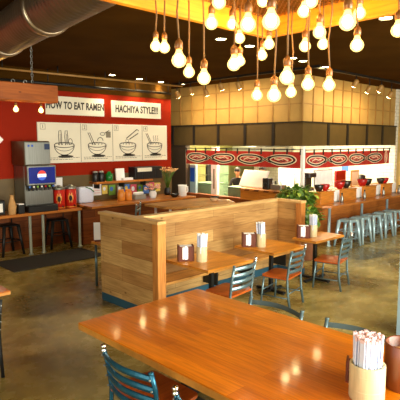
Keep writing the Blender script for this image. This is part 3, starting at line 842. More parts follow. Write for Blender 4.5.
def downlight(label, x, y, z=None, r=.075):
    z = CEIL if z is None else z
    t = thing('ceiling_light', label, 'ceiling light', (x, y, z), 0, 'recessed ceiling lamps')
    MB().lathe([(r * 1.25, -.012), (r * 1.25, 0), (r * .98, 0), (r * .98, -.012)], 24, cap=False).build('trim_ring', M['steel'], t)
    MB().lathe([(.001, -.006), (r, -.006), (r, -.002), (.001, -.002)], 24, cap=False).build('lamp_disc', M['lampdisc'], t)
    return t
dl = [((112, 75), 'round ceiling lamp over the red wall, leftmost of the row'), ((139.5, 79), 'round ceiling lamp over the red wall, second of the row'), ((161, 82), 'round ceiling lamp over the red wall, third of the row'),
      ((182, 84), 'round ceiling lamp at the right end of the red wall row'), ((221, 39), 'round ceiling lamp between the hanging bulbs, left of centre'), ((249.5, 46), 'round ceiling lamp between the hanging bulbs, at centre'),
      ((292.5, 58), 'round ceiling lamp behind the bulbs, left of the screen corner'), ((303, 61), 'round ceiling lamp right at the tan screen corner'), ((325, 67), 'round ceiling lamp just right of the tan screen corner'), ((386, 18), 'round ceiling lamp alone at upper right')]
LAMPS = []
for (px, py), lab in dl:
    d = at(px, py, 1) - EYE; q = (CEIL - .006 - EYE.z) / d.z
    p = EYE + d * q
    downlight(lab, p.x, p.y); LAMPS.append(p)
downlight('round lamp just below the metal duct at upper left', *at(65, 0.5, 5.2).to_tuple()[:2], z=at(65, 0.5, 5.2).z, r=.055)
o = [x for x in bpy.data.objects if x.get('label') == 'round lamp just below the metal duct at upper left'][0]
MB().tube([(0, 0, 0), (0, 0, CEIL - o.location.z)], .008, 6).build('stem', M['iron'], o)
MB().lathe([(.07, 0), (.07, .12), (.02, .14)], 18).build('can', M['iron'], o)

def track_head(label, x, y, z, aim):
    t = thing('spot_lamp', label, 'spotlight', (x, y, z), math.atan2(aim[1] - y, aim[0] - x) - PI / 2, 'spot lamps facing the tan screen')
    MB().lathe([(.055, -.02), (.06, -.01), (.06, .14), (.02, .17)], 16, mat=MR(.55, 'X')).build('can', M['batten'], t)
    MB().lathe([(.001, -.024), (.05, -.024), (.05, -.018), (.001, -.018)], 16, cap=False, mat=MR(.55, 'X')).build('lamp_disc', M['lampdisc'], t)
    MB().tube([(0, -.06, .12), (0, -.06, CEIL - z - .05)], .012, 6).build('stem', M['iron'], t)
heads = [((178.6, 96.5), 'x', 'spot lamp before the tan screen, leftmost at the red wall end'), ((192, 93), 'x', 'spot lamp before the tan screen, second from left'), ((207, 95), 'x', 'spot lamp before the tan screen, third from left'),
         ((222, 89), 'x', 'spot lamp before the tan screen, fourth from left'), ((239.5, 88), 'x', 'spot lamp before the tan screen, behind the large centre bulb'),
         ((354, 86), 'y', 'spot lamp on the right part of the tan screen, first of four'), ((367, 92), 'y', 'spot lamp on the right part of the tan screen, second of four'), ((379, 91), 'y', 'spot lamp on the right part of the tan screen, third of four'), ((389, 97), 'y', 'spot lamp on the right part of the tan screen, last by the far wall')]
for (px, py), ax, lab in heads:
    d = at(px, py, 1) - EYE
    p = EYE + d * ((9.3 / d.x) if ax == 'x' else (6.1 / d.y))
    aim = (10.26, p.y) if ax == 'x' else (p.x, 6.96)
    track_head(lab, p.x, p.y, p.z, aim)
t = thing('light_track', 'black lamp track along the ceiling before the tan screen', 'track', (0, 0, CEIL - .05))
MB().box(9.28, 5.9, 0, 9.33, 12.3, .05).build('long_rail', M['iron'], t)
MB().box(9.33, 6.02, 0, 15.2, 6.07, .05).build('side_rail', M['iron'], t)

# ------------------------------------------------------------------ noren curtains
def noren(name, label, length, loc, rz, nmot, hooks, emblem=False, first=0.0):
    """cloth in local xz plane facing -y"""
    t = thing(name, label, 'curtain', loc, rz)
    H = .40
    b = bmesh.new(); n = int(length / .05); rows = []
    for j in (0, 1):
        rows.append([b.verts.new((length * i / n, .008 * math.sin(i * .9), H * j)) for i in range(n + 1)])
    for i in range(n): b.faces.new((rows[0][i], rows[0][i + 1], rows[1][i + 1], rows[1][i]))
    r = bmesh.ops.extrude_face_region(b, geom=list(b.faces))
    bmesh.ops.translate(b, vec=(0, .008, 0), verts=[v for v in r['geom'] if isinstance(v, bmesh.types.BMVert)])
    bmesh.ops.recalc_face_normals(b, faces=b.faces)
    m = MB(); m._merge(b); m.build('cloth', M['noren'], t)
    rod = MB(); rod.tube([(-.05, 0, H + .06), (length + .05, 0, H + .06)], .012, 8)
    rod.build('rod', M['iron'], t)
    hk = MB()
    for i in range(hooks + 1):
        x = length * i / hooks
        hk.box(min(max(x - .018, 0), length - .036), -.014, H - .07, min(max(x - .018, 0), length - .036) + .036, .014, H + .08)
    hk.build('loops', M['blackprint'], t)
    cr, bk, pk = MB(), MB(), MB(); off = MT(0, -.012, 0); off2 = MT(0, -.016, 0)
    span = (length - first - (.5 if emblem else .1)) / nmot
    for k in range(nmot):
        ux = first + .05 + k * span; W = span * .96; cz = H * .5
        for side in (0, 1):
            c = ux + W * (.235 if side == 0 else .765); s = 1 if side == 0 else -1
            def drop(a, hgt, n=40):
                r_ = []
                for i in range(n):
                    q = i * 2 * PI / n; u = math.cos(q)
                    hh = hgt * (1 - .28 * u * u * (1 if u > 0 else -.1)) * (1 + .08 * math.sin(3 * q))
                    r_.append((c + s * a * u, cz + hh * math.sin(q)))
                return r_
            cr.ribbon(drop(W * .235, .135), .026, .003, off, True)
            bk.ribbon(drop(W * .21, .112), .036, .003, off2, True)
            cr.ribbon(drop(W * .178, .082), .022, .003, off, True)
            sw = [(c + (W * .02 + W * .0085 * i) * math.cos(i * .6 * s + .6), cz + (.01 + .0045 * i) * math.sin(i * .6 * s + .6)) for i in range(15)]
            pk.ribbon(sw, .028, .003, off)
            cr.ribbon([(c - s * W * .11, cz - .02), (c - s * W * .04, cz + .035), (c + s * W * .03, cz + .0), (c + s * W * .11, cz + .025)], .024, .003, off2)
            bk.ribbon([(c - s * W * .06, cz - .045), (c, cz - .02), (c + s * W * .07, cz - .05)], .018, .003, off2)
        # crossing strands in the middle
        m0 = ux + W * .5
        for sg in (1, -1):
            cv = [(m0 - W * .1 + W * .2 * i / 14, cz + sg * .07 * math.cos(PI * i / 14)) for i in range(15)]
            cr.ribbon(cv, .04, .003, off); bk.ribbon(cv, .02, .003, off2)
    if emblem:
        cx = length - .27; cz = H * .5
        cr.ribbon([(cx + .08 * math.cos(q), cz + .17 * math.sin(q)) for q in [i * 2 * PI / 24 for i in range(24)]], .03, .003, off, True)
        pk.disc(cx, cz, .055, .13, .003, mat=off)
        cr.ribbon([(cx, cz + .09), (cx - .03, cz), (cx + .03, cz - .03), (cx, cz - .1)], .02, .003, off2)
    cr.build('cream_print', M['cream'], t); bk.build('black_print', M['blackprint'], t); pk.build('pink_print', M['pinkprint'], t)
    return t
noren('noren_curtain', 'red kitchen curtain with cream scroll print, left of the white corner post', 4.12, (10.2, 11.05, 1.755), -PI / 2, 2, 10)
noren('noren_curtain', 'red kitchen curtain with cream scroll print, right of the white corner post above the bar', 4.62, (10.3, 6.9, 1.745), 0, 2, 11, True, .02)
struct(MB().box(10.19, 6.86, 1.1, 10.27, 6.94, 2.3).build('trim_5', M['white']))

# ------------------------------------------------------------------ kitchen interior
struct(MB().box(10.25, 6.95, 0, 10.45, 12.4, .86).build('wall_kitchen_low', M['redwood']))
t = thing('pass_counter', 'wooden pass ledge below the left kitchen curtain, behind the partition', 'counter', (10.1, 7.2, 0))
MB().box(0, 0, 1.1, .6, 1.62, 1.16, .006).build('ledge', M['counter'], t)
MB().box(.02, .02, .86, .14, 1.6, 1.1).build('front_board', M['boxwood'], t)
MB().box(.36, .02, .0, .5, 1.6, 1.1).build('support', M['redwood'], t)
def monitor(name, label, cat, cx, cy, cz, w, h, rz, lean, m, frame, foot=0):
    t = thing(name, label, cat, (cx, cy, cz), rz)
    R_ = MR(lean, 'X')
    MB().box(-w / 2, 0, 0, w / 2, .03, h, .006, R_).build('casing', frame, t)
    MB().box(-w / 2 + .02, -.006, .02, w / 2 - .02, 0, h - .02, mat=R_).build('face', m, t)
    if foot: MB().box(-.08, .02, -foot, .08, .1, .02).build('stand', M['iron'], t)
    return t
monitor('menu_board', 'large white board leaning on the pass ledge before the second cook', 'board', 10.42, 8.70, 1.175, .98, .5, -PI / 2 - .12, -.45, M['white'], M['white'])
t = thing('speaker_box', 'black upright speaker box on the pass ledge right of the white board', 'speaker', (10.38, 8.08, 1.16))
MB().box(-.1, -.1, 0, .1, .1, .3, .01).build('cabinet', M['blackp'], t)
MB().lathe([(.06, 0), (.06, .01), (.03, .012)], 16, mat=MT(-.1, 0, .12) @ MR(-PI / 2, 'Y')).build('cone', M['iron'], t)
t = thing('tool_rack', 'low silver rack of small utensils on the pass ledge right of the speaker', 'rack', (10.4, 7.74, 1.16))
MB().box(-.12, -.17, 0, .12, .17, .14, .008).build('tray', M['steel'], t)
for k in range(4): MB().tube([(-.05, -.12 + k * .08, .1), (-.08, -.13 + k * .085, .24)], .012, 6).build('utensil', M['white' if k % 2 else 'iron'], t)
# steel bins and shelves behind left opening
for k, (y, x, h, lab) in enumerate(((9.28, 10.8, 1.1, 'grey-green steel bin with lemons in the kitchen opening'), (11.0, 11.15, 1.1, 'grey-green steel bin behind the white post in the kitchen'))):
    t = thing('steel_bin', lab, 'bin', (x, y, 0), 0)
    MB().box(-.28, -.36, 0, .28, .36, h, .02).build('body', M['teal'], t)
    MB().box(-.3, -.38, h, .3, .38, h + .03, .008).build('rim', M['teal'], t)
for k, (x, y) in enumerate(((10.66, 9.2), (10.7, 9.08), (10.78, 9.16))):
    tag(MB().ball((0, 0, .045), .045, (1, 1.2, 1)).build('lemon', M['lemon'], loc=(x, y, 1.13)), ('lemon on the steel bin, furthest left', 'lemon on the steel bin, furthest right', 'lemon on the steel bin, middle one')[k], 'lemon', 'lemons')
for x, m, nm, st_ in ((-.62, 'olive', 'olive', 'left'), (-.05, 'blackp', 'black', 'middle'), (.5, 'teal', 'grey-green', 'right')):
    for lev in range(5):
        t2 = thing('storage_crate', '%s lidded crate in the kitchen, %s of the %s stack' % (nm, ('bottom', 'second from the floor', 'third from the floor', 'fourth from the floor', 'topmost')[lev], st_), 'crate', (12.0 + x, 11.85, lev * .33), 0, 'stacked crates in the kitchen')
        MB().box(-.25, -.22, 0, .25, .22, .295, .02).build('tub', M[m], t2); MB().box(-.26, -.23, .295, .26, .23, .328, .006).build('lid', M[m], t2)
t = thing('white_post', 'white post with a thin notice inside the left kitchen opening', 'post', (10.95, 10.72 - .12, 0))
t.location = (10.75, 10.36, 0)
MB().box(-.05, -.12, 0, .05, .12, 2.25).build('upright', M['white'], t)
MB().box(-.06, -.03, 1.0, -.05, .03, 1.6).build('notice', M['greyink'], t)
t = thing('water_sign', 'blue upright label on a pale panel at left end of the kitchen opening', 'sign', (10.42, 11.02, 0))
MB().box(-.05, -.2, 0, .05, .06, 1.72, .01).build('panel', M['paleblue'], t)
MB().box(-.06, -.16, 1.2, -.05, .03, 1.62, .004).build('blue_label', M['bluelabel'], t)
t = thing('range_hood', 'pale steel cooking hood deep in the kitchen', 'hood', (14.0, 11.2, 1.75))
MB().box(-.9, -.5, 0, 1.2, .6, .5, .02).build('canopy', M['steel'], t)
MB().box(-.3, -.2, .5, .4, .3, 1.15).build('flue', M['steel'], t)
t = thing('cooking_range', 'dark cooking range under the kitchen hood', 'range', (14.0, 11.2, 0))
MB().box(-.9, -.45, 0, 1.2, .5, .9, .02).build('body', M['iron'], t)
MB().box(-.8, -.4, .9, 1.1, .4, .94, .01).build('hob', M['steel'], t)
t = thing('white_fridge', 'tall white refrigerator in the kitchen behind the plants', 'fridge', (13.4, 9.0, 0))
MB().box(-.35, -.75, 0, .35, .75, 1.9, .03).build('cabinet', M['white'], t)
for y in (-.37, .37):
    MB().box(-.37, y - .35, .12, -.35, y + .35, 1.84, .006).build('door', M['white'], t)
MB().tube([(-.4, .06, .9), (-.4, .06, 1.4)], .014, 8).build('handle', M['steel'], t)
# behind the bar (kitchen side)
monitor('order_screen', 'wide pale screen behind the bar, right of the plants', 'screen', 12.2, 7.5, 1.13, .98, .5, .02, -.05, M['monitor'], M['greyplastic'], .43)
t = thing('red_menu', 'upright red panel behind the bar, right of the pale screen', 'panel', (13.1, 7.5, .7))
MB().box(-.29, 0, 0, .29, .05, .87, .01).build('board', M['redcan'], t)
MB().box(-.25, -.008, .6, .25, 0, .86).build('border', M['red'], t)
t = thing('recipe_sheet', 'tan framed sheet behind the bar, right of the red panel', 'sheet', (13.85, 7.45, .7))
MB().box(-.24, 0, 0, .24, .03, .86, .006).build('frame', M['tan'], t)
MB().box(-.19, -.006, .35, .19, 0, .8).build('page', M['cream'], t)
t = thing('coffee_grinder', 'small black appliance behind the bar, right of the tan sheet', 'appliance', (14.33, 7.5, .7))
MB().lathe([(.12, 0), (.12, .35), (.1, .4), (.13, .5), (.13, .66), (.05, .7)], 18).build('body', M['blackp'], t)
t = thing('coffee_machine', 'black upright coffee machine behind the bar, beside the plants', 'appliance', (11.42, 7.5, .7))
MB().box(-.17, -.15, 0, .17, .15, .3, .02).build('base', M['blackp'], t)
MB().box(-.16, 0, .3, .16, .15, .75, .02).build('tower', M['iron'], t)
MB().lathe([(.09, 0), (.1, .02), (.1, .16), (.06, .2)], 16, (0, -.06, .3)).build('jug', M['steel'], t)
MB().box(-.17, -.14, .75, .17, .15, .88, .02).build('head', M['blackp'], t)
t = thing('tap_sign', 'small blue sign on the white tiles behind the bar', 'sign', (15.29, 8.6, 1.42))
MB().box(-.01, -.13, 0, .0, .13, .3).build('plate', M['paperblue'], t)
t = thing('prep_bench', 'steel preparation bench behind the bar boxes', 'bench', (10.9, 7.3, 0))
MB().box(0, 0, .64, 3.9, .7, .7, .01).build('top', M['steel'], t)
for x in (.1, 1.9, 3.8):
    for y in (.06, .64): MB().tube([(x, y, 0), (x, y, .64)], .025, 8).build('leg', M['steel'], t)

# cooks
def person(label, loc, rz, lean, shirt, hs=1.0, arms=((-.25, .28, 1.0), (.25, .28, 1.0))):
    """skinned standing figure, facing local +y, built around the pelvis"""
    t = None
    me = bpy.data.meshes.new('person'); o = bpy.data.objects.new('person', me); COL.objects.link(o)
    ly = lean
    V = [(0, 0, .92), (0, ly * .4, 1.12), (0, ly * .8, 1.34), (0, ly * .95, 1.43), (0, ly * 1.15, 1.52), (0, ly * 1.3 + .02, 1.62), (0, ly * 1.35 + .02, 1.70)]
    Rr = [(.16, .12), (.15, .11), (.17, .115), (.07, .07), (.06, .06), (.088, .1), (.07, .085)]
    E_ = [(0, 1), (1, 2), (2, 3), (3, 4), (4, 5), (5, 6)]
    for s, hnd in ((-1, arms[0]), (1, arms[1])):
        i = len(V); sh = (s * .19, ly * .82, 1.36)
        el = (s * .27, ly * .7 + .06, 1.1)
        V += [sh, el, hnd, (hnd[0] * .9, hnd[1] + .09, hnd[2] - .01)]; Rr += [(.065, .065), (.047, .047), (.033, .033), (.036, .02)]
        E_ += [(2, i), (i, i + 1), (i + 1, i + 2), (i + 2, i + 3)]
        j = len(V)   # fingers
        for q in range(4):
            V.append((hnd[0] * .9 + (q - 1.5) * .02, hnd[1] + .17 - abs(q - 1.3) * .01, hnd[2] - .03)); Rr.append((.009, .009)); E_.append((i + 3, j + q))
        V.append((hnd[0] * .9 - s * .05, hnd[1] + .1, hnd[2] - .02)); Rr.append((.01, .01)); E_.append((i + 2, j + 4))
    for s in (-1, 1):
        i = len(V)
        V += [(s * .1, 0, .84), (s * .11, .02, .48), (s * .11, -.02, .08), (s * .12, .14, .04)]; Rr += [(.095, .1), (.065, .07), (.045, .045), (.04, .03)]
        E_ += [(0, i), (i, i + 1), (i + 1, i + 2), (i + 2, i + 3)]
    me.from_pydata(V, E_, [])
    sk = o.modifiers.new('skin', 'SKIN')
    for k, v in enumerate(me.skin_vertices[0].data):
        v.radius = Rr[k]; v.use_root = (k == 0)
    o.modifiers.new('sub', 'SUBSURF').levels = 2
    o.modifiers['sub'].render_levels = 2
    dg = bpy.context.evaluated_depsgraph_get(); dg.update()
    nm = bpy.data.meshes.new_from_object(o.evaluated_get(dg)); bpy.data.objects.remove(o)
    o = bpy.data.objects.new('person', nm); COL.objects.link(o)
    nm.materials.clear()
    for m in (M['skin'], shirt, M['trouser']): nm.materials.append(m)
    for f in nm.polygons:
        f.use_smooth = True
        c = f.center
        if c.z < .93: f.material_index = 2
        elif c.z < 1.44 and not (c.z < 1.14 and abs(c.x) > .18) and math.hypot(c.x, 0) < .4: f.material_index = 1
    o.location = loc; o.rotation_euler = (0, 0, rz); o.scale = (hs, hs, hs)
    tag(o, label, 'person')
    hc = Vector((0, ly * 1.33 + .02, 1.66))
    b = MB(); b.ball(tuple(hc + Vector((0, -.02, .03))), .108, (.92, 1.0, .95))
    for q in range(30):
        a = random.uniform(0, 2 * PI)
        b.tube([tuple(hc + Vector((.08 * math.cos(a), -.03 + .08 * math.sin(a) * .8 - .02, .06))), tuple(hc + Vector((.1 * math.cos(a), -.035 + .1 * math.sin(a) * .8 - .02, -.02)))], .018, 5)
    b.build('hair', M['hair'], o)
    b = MB()
    for s in (-1, 1): b.ball(tuple(hc + Vector((s * .035, .092, -.03))), .012)
    b.build('eyes', M['blackprint'], o)
    MB().ball(tuple(hc + Vector((0, .105, -.06))), .016, (.8, 1, 1.5)).build('nose', M['skin'], o)
    MB().ball(tuple(hc + Vector((0, .092, -.105))), .022, (1.2, .4, .3)).build('mouth', M['pinkprint'], o)
    b = MB()
    for s in (-1, 1): b.ball(tuple(hc + Vector((s * .092, 0, -.04))), .026, (.4, .8, 1.2))
    b.build('ears', M['skin'], o)
    return o
person('cook in a black shirt bending over the work behind the lemons', (11.55, 10.1, 0), math.radians(118), .2, M['shirt'], .92)
person('cook with black hair behind the leaning white board', (11.75, 9.35, 0), math.radians(115), .05, M['shirt'], .955)

# ------------------------------------------------------------------ plank booth
t = thing('plank_partition', 'reclaimed plank booth partition with blue kickboard and wooden corner posts', 'partition', (4.08, 4.97, 0))
# local = world - (4.08,4.97)
MB().box(0, .1, .12, .09, 1.37, 1.32).build('end_panel', M['booth'], t)
MB().box(.09, .53, .12, 3.36, .62, 1.32).build('back_panel', M['booth'], t)
MB().box(3.30, .1, .12, 3.38, .53, 1.32).build('return_panel', M['booth'], t)
MB().box(-.012, -.01, .0, .125, .11, 1.325, .004).build('corner_post', M['boothpost'], t)
MB().box(3.27, .0, .0, 3.41, .11, 1.325, .004).build('corner_post', M['boothpost'], t)
b = MB(); b.box(-.02, -.015, 1.32, .13, 1.4, 1.36, .003); b.box(3.26, -.01, 1.32, 3.42, .64, 1.36, .003)
b.build('end_cap', M['capy'], t)
MB().box(.13, .5, 1.32, 3.26, .64, 1.36, .003).build('top_cap', M['cap'], t)
b = MB(); b.box(-.004, .11, 0, .085, 1.36, .12); b.box(.125, .51, 0, 3.29, .6, .12); b.box(3.29, .11, 0, 3.38, .53, .12)
b.box(-.02, -.018, 0, .133, .11, .13); b.box(3.262, -.008, 0, 3.418, .11, .13)
b.build('kickboard', M['kick'], t)
t = thing('bench_seat', 'long light wooden bench seat fixed along the plank partition behind the small tables', 'bench', (4.18, 5.1, 0))
MB().box(.02, .02, .41, 3.19, .39, .455, .006).build('seat_board', M['bench'], t)
for x in (.03, 1.22, 2.05, 3.0):
    MB().prism([(.02, .38), (.02, .08), (.05, .08), (.05, .38)], .18, .41, MT(x, 0, 0)).build('bracket', M['iron'], t)

# ------------------------------------------------------------------ tables
def slab(x0, y0, x1, y1, z0, z1, name, m, t, edge=None):
    MB().box(x0, y0, z1 - .012, x1, y1, z1, .003).build(name, m, t)
    if edge: MB().box(x0, y0, z0, x1, y1, z1 - .012, .003).build('edge_band', edge, t)
def pedestal(t, x, y, h, arm, r=.03, rot=0):
    MB().box(-r, -r, .03, r, r, h, .006).build('column', M['iron'], t, (x, y, 0))
    b = MB()
    b.box(-arm, -.03, .012, arm, .03, .05, .008, MR(rot, 'Z')); b.box(-.03, -arm, .012, .03, arm, .05, .008, MR(rot, 'Z'))
    for k in range(4): b.lathe([(.02, 0), (.022, .015)], 8, mat=MR(rot + k * PI / 2, 'Z') @ MT(arm - .03, 0, 0))
    b.build('foot_cross', M['iron'], t, (x, y, 0))
    MB().box(-.2, -.025, h - .004, .2, .025, h + .01).build('mount_plate', M['iron'], t, (x, y, 0))
t = thing('communal_table', 'large glossy orange-brown wooden communal table in the foreground', 'table', (2.25, .55, 0))
slab(0, 0, 1.52, 3.35, .695, .76, 'tabletop', M['table'], t, M['tableedge'])
for y in (.7, 2.7): pedestal(t, .765, y, .685, .42, .05)

small = []
for k, (x0, y0, x1, y1, lab) in enumerate(((4.4, 4.36, 5.3, 5.2, 'small square wooden table nearest the booth corner post, along the bench'), (5.8, 4.38, 6.62, 5.16, 'small square wooden table in the middle along the bench'),
                                           (7.0, 4.42, 7.9, 4.9, 'small pale-topped table at the far end by the booth return, beyond the bench'))):
    t = thing('cafe_table', lab, 'table', (x0, y0, 0), 0, 'two-seat tables along the bench')
    slab(0, 0, x1 - x0, y1 - y0, .72, .76, 'tabletop', M['tablex'], t, M['tableedge'])
    pedestal(t, (x1 - x0) / 2 + (.04 if k < 2 else -.1), (y1 - y0) / 2, .71, .28 if k < 2 else .3)
t = thing('cafe_table', 'small wooden table half hidden behind the left end of the plank partition', 'table', (4.36, 6.5, 0))
slab(0, 0, .9, .56, .72, .76, 'tabletop', M['tablex'], t, M['tableedge'])
for x, y in ((.05, .05), (.05, .5), (.85, .05), (.85, .5)):
    MB().tube([(x, y, .72), (x, y, 0)], .022, 8).build('leg', M['chairmetal'], t)
t = thing('cafe_table', 'wooden table corner at the left edge of the picture', 'table', (1.15, 5.3, 0))
slab(0, 0, 1.08, .8, .715, .76, 'tabletop', M['table'], t, M['tableedge'])
pedestal(t, .5, .42, .705, .3)

# ------------------------------------------------------------------ ladder-back chairs
def chair(label, loc, rz, w, slatm, framem, group, h=.84, fin=(-1, 1)):
    t = thing('ladder_back_chair', label, 'chair', loc, rz, group)
    hw = w / 2
    # seat
    pts = []
    for (cx, cy, a0) in ((hw - .07, .17, 0), (-hw + .07, .17, PI / 2), (-hw + .05, -.17, PI), (hw - .05, -.17, 3 * PI / 2)):
        for i in range(5):
            a = a0 + i * PI / 8; pts.append((cx + .05 * math.cos(a), cy + .05 * math.sin(a)))
    MB().prism(pts, .445, .468).build('seat', M['seat'], t)
    b = MB(); b.box(-hw + .04, -.19, .425, hw - .04, .19, .445, .004); b.build('seat_frame', framem, t)
    for s in (-1, 1):
        MB().tube([(s * (hw - .04), .18, .44), (s * (hw - .03), .2, .22), (s * (hw - .02), .215, 0)], .016, 10).build('leg', framem, t)
        l = MB().tube([(s * (hw - .02), -.25, 0), (s * (hw - .02), -.21, .25), (s * (hw - .02), -.2, .46), (s * (hw - .015), -.225, .66), (s * (hw - .015), -.262, h - .01)], .018, 10).build('leg', framem, t)
        f = MB(); c = (s * (hw - .015), -.264, h)
        if s in fin: f.lathe([(.019, -.03), (.022, -.022), (.018, -.012), (.014, -.006), (.021, .004), (.024, .014), (.02, .026), (.008, .033)], 14, c); f.build('finial', M['chrome'], l)
        else: f.lathe([(.019, -.01), (.021, -.006), (.021, .002), (.01, .005)], 12, c); f.build('cap', framem, l)
        for k in range(4):
            z = h - .055 - k * .088; MB().ball((s * (hw - .015), -.262 + k * .016 - .014, z), .009, u=8, v=5).build('bolt_head', M['steel'], l)
    for k in range(4):
        z = h - .055 - k * .088; y = -.256 + k * .016
        pts = [(-(hw - .015) + (2 * hw - .03) * i / 14, y - .07 * math.sin(PI * i / 14), z + .012 * math.sin(PI * i / 14)) for i in range(15)]
        bm = bmesh.new(); R4 = []
        for p in pts:
            R4.append([bm.verts.new((p[0], p[1] + dy, p[2] + dz)) for dy, dz in ((-.006, -.021), (-.012, 0), (-.006, .021), (.005, .025), (.005, -.025))])
        for a, c in zip(R4, R4[1:]):
            for i in range(5): bm.faces.new((a[i], a[(i + 1) % 5], c[(i + 1) % 5], c[i]))
        bm.faces.new(R4[0][::-1]); bm.faces.new(R4[-1]); bmesh.ops.recalc_face_normals(bm, faces=bm.faces)
        m = MB(); m._merge(bm); m.build('back_slat', slatm, t)
    b = MB()
    for s in (-1, 1): b.tube([(s * (hw - .025), .205, .17), (s * (hw - .02), -.222, .17)], .009, 6)
    b.tube([(-(hw - .03), .2, .24), (hw - .03, .2, .24)], .009, 6); b.tube([(-(hw - .02), -.215, .24), (hw - .02, -.215, .24)], .009, 6)
    b.build('stretcher', framem, t)
    return t
G1 = 'chairs at the communal table'; G2 = 'chairs along the small tables'
c0 = chair('blue ladder-back chair at the near side of the communal table, back to the viewer', (2.31, 2.88, 0), -PI / 2, .62, M['chairdark'], M['chairdark'], G1, .805, (-1,))
dup(c0, (2.27, 1.99, 0), -PI / 2, 'blue chair at the bottom edge, only its post top showing beside the nearest chair')
c1 = chair('steel chair across the communal table, curved top rail near the small tables', (3.62, 2.9, 0), PI / 2, .66, M['chairmetal'], M['chairmetal'], G1, .80, ())
dup(c1, (3.62, 2.0, 0), PI / 2, 'steel chair across the communal table, top rail just left of the large chopstick cup')
s0 = chair('steel ladder-back chair with wooden seat at the nearest small table', (4.71, 4.29, 0), .12, .52, M['chairmetal'], M['chairmetal'], G2, .87, (1,))
dup(s0, (5.88, 4.29, 0), .2, 'steel ladder-back chair with wooden seat at the middle small table')
dup(s0, (7.22, 4.27, 0), .24, 'steel ladder-back chair with wooden seat at the farthest small table')
chair('dark metal chair at the left edge table, only its leg shows', (1.7, 5.12, 0), 0, .5, M['iron'], M['iron'], 'chairs at the left edge', .82, ())
# tall chairs at the service counter, behind the partition
def tall_chair(label, loc, rz):
    t = thing('bar_chair', label, 'bar chair', loc, rz, 'tall chairs behind the partition')
    MB().box(-.2, -.2, .7, .2, .2, .735, .02).build('seat', M['seat'], t)
    for s in (-1, 1):
        MB().tube([(s * .18, .18, .7), (s * .21, .21, 0)], .018, 8).build('leg', M['chairmetal'], t)
        l = MB().tube([(s * .22, -.23, 0), (s * .22, -.2, .7), (s * .225, -.23, 1.06)], .018, 8).build('leg', M['chairmetal'], t)
        MB().ball((s * .225, -.23, 1.075), .026).build('finial', M['chrome'], l)
    for z in (1.02, .93):
        MB().box(-.22, -.24, z - .025, .22, -.22, z + .025, .004).build('back_slat', M['chairmetal'], t)
    MB().tube([(-.2, .19, .3), (.2, .19, .3)], .012, 6).build('footrest', M['chairmetal'], t)
tall_chair('tall chrome-topped chair peeping over the partition in front of the pink flowers', (6.35, 8.75, 0), .72)

# ------------------------------------------------------------------ table-top holders
def napkin_holder(label, loc, rz, s=1.0):
    t = thing('napkin_holder', label, 'napkin holder', loc, rz, 'napkin holders on the small tables')
    w, d, h = .1 * s, .06 * s, .2 * s
    MB().box(-w, -d, 0, w, d, .015, .002).build('base', M['brownwood'], t)
    for sx in (-1, 1): MB().box(sx * w - (.0 if sx < 0 else .018), -d, .015, sx * w + (.018 if sx < 0 else 0), d, h, .003).build('side_panel', M['brownwood'], t)
    MB().box(-w + .018, d - .012, .015, w - .018, d, h * .92, .002).build('back_panel', M['brownwood'], t)
    b = MB()
    for sx in (-1, 1): b.box(sx * w * .55 - .04 * s, -d, .015, sx * w * .55 + .04 * s, -d + .012, h * .96, .002)
    b.build('front_lip', M['brownwood'], t)
    MB().box(-w + .025, -d + .014, .016, w - .025, d - .016, h * .97, .003).build('napkins', M['white'], t)
    MB().box(-w * .5, -d - .008, .03, w * .22, -d + .004, h * .9, .003).build('front_napkin', M['white'], t)
    return t
cupmesh = {}
def stick_bundle(prefix, loc, rin, h, n, L0, grp, lab, wd):
    me = None
    for k in range(n):
        a = k * 2.399963; rr = rin * math.sqrt((k + .5) / n) * .92
        tilt = (.02 if prefix == 'fg' else .08) * rr / rin
        b = MB()
        L = L0
        b.box(-wd, -.004 * wd / .012, 0, wd, .004 * wd / .012, L, .0015)
        rt = Euler((random.uniform(-.02, .02) - tilt * math.sin(a), tilt * math.cos(a), random.uniform(0, PI)))
        o = b.build('wrapped_chopsticks', [M['bluewhite']], None, (loc[0] + rr * math.cos(a), loc[1] + rr * math.sin(a), loc[2] + .012 + random.uniform(0, .02) * L0 / .3), rt)
        MB().box(-wd * 1.04, -.0048 * wd / .012, L - .022 * L0 / .4, wd * 1.04, .0048 * wd / .012, L + .002, .0015).build('paper_tip', M['pinktip' if prefix == 'fg' else 'white'], o)
        tag(o, lab, 'chopsticks', grp)
def cup(name, label, loc, r, h, grp=None):
    t = thing(name, label, 'cup', loc, 0, grp)
    MB().lathe([(r * .96, 0), (r, .01), (r, h - .006), (r * .98, h), (r * .86, h), (r * .84, h - .01), (r * .84, .012), (.001, .011)], 32, cap=False).build('body', M['bamboo'], t)
    for z in (.3, .72): MB().lathe([(r, h * z), (r + .0015, h * z + .003), (r, h * z + .006)], 32, cap=False).build('node_ring', M['bamboo'], t)
    return t
look = lambda x, y: math.atan2(y, x) - PI / 2
for (nx, ny), (qx, qy), z, w1 in (((4.58, 4.98), (4.70, 4.78), .76, 'nearest small table'), ((5.93, 4.97), (6.05, 4.82), .76, 'middle small table'), ((7.16, 4.78), (7.36, 4.72), .76, 'farthest small table')):
    napkin_holder('brown wooden napkin holder with white napkins on the ' + w1, (nx, ny, z), look(nx, ny) + .15, 1.1)
    cup('chopstick_cup', 'bamboo cup of white wrapped chopsticks on the ' + w1, (qx, qy, z), .075, .21, 'chopstick cups on the small tables')
    stick_bundle('sm', (qx, qy, z), .058, .21, 15, .36, 'wrapped chopsticks on the ' + w1, 'white wrapped chopsticks standing in the bamboo cup on the ' + w1, .02)
t = thing('menu_stand', 'white menu stand on the table hidden behind the left end of the partition', 'menu', (4.44, 6.95, .76), look(4.5, 6.9))
MB().box(-.07, -.025, 0, .07, .025, .03, .004).build('foot', M['brownwood'], t)
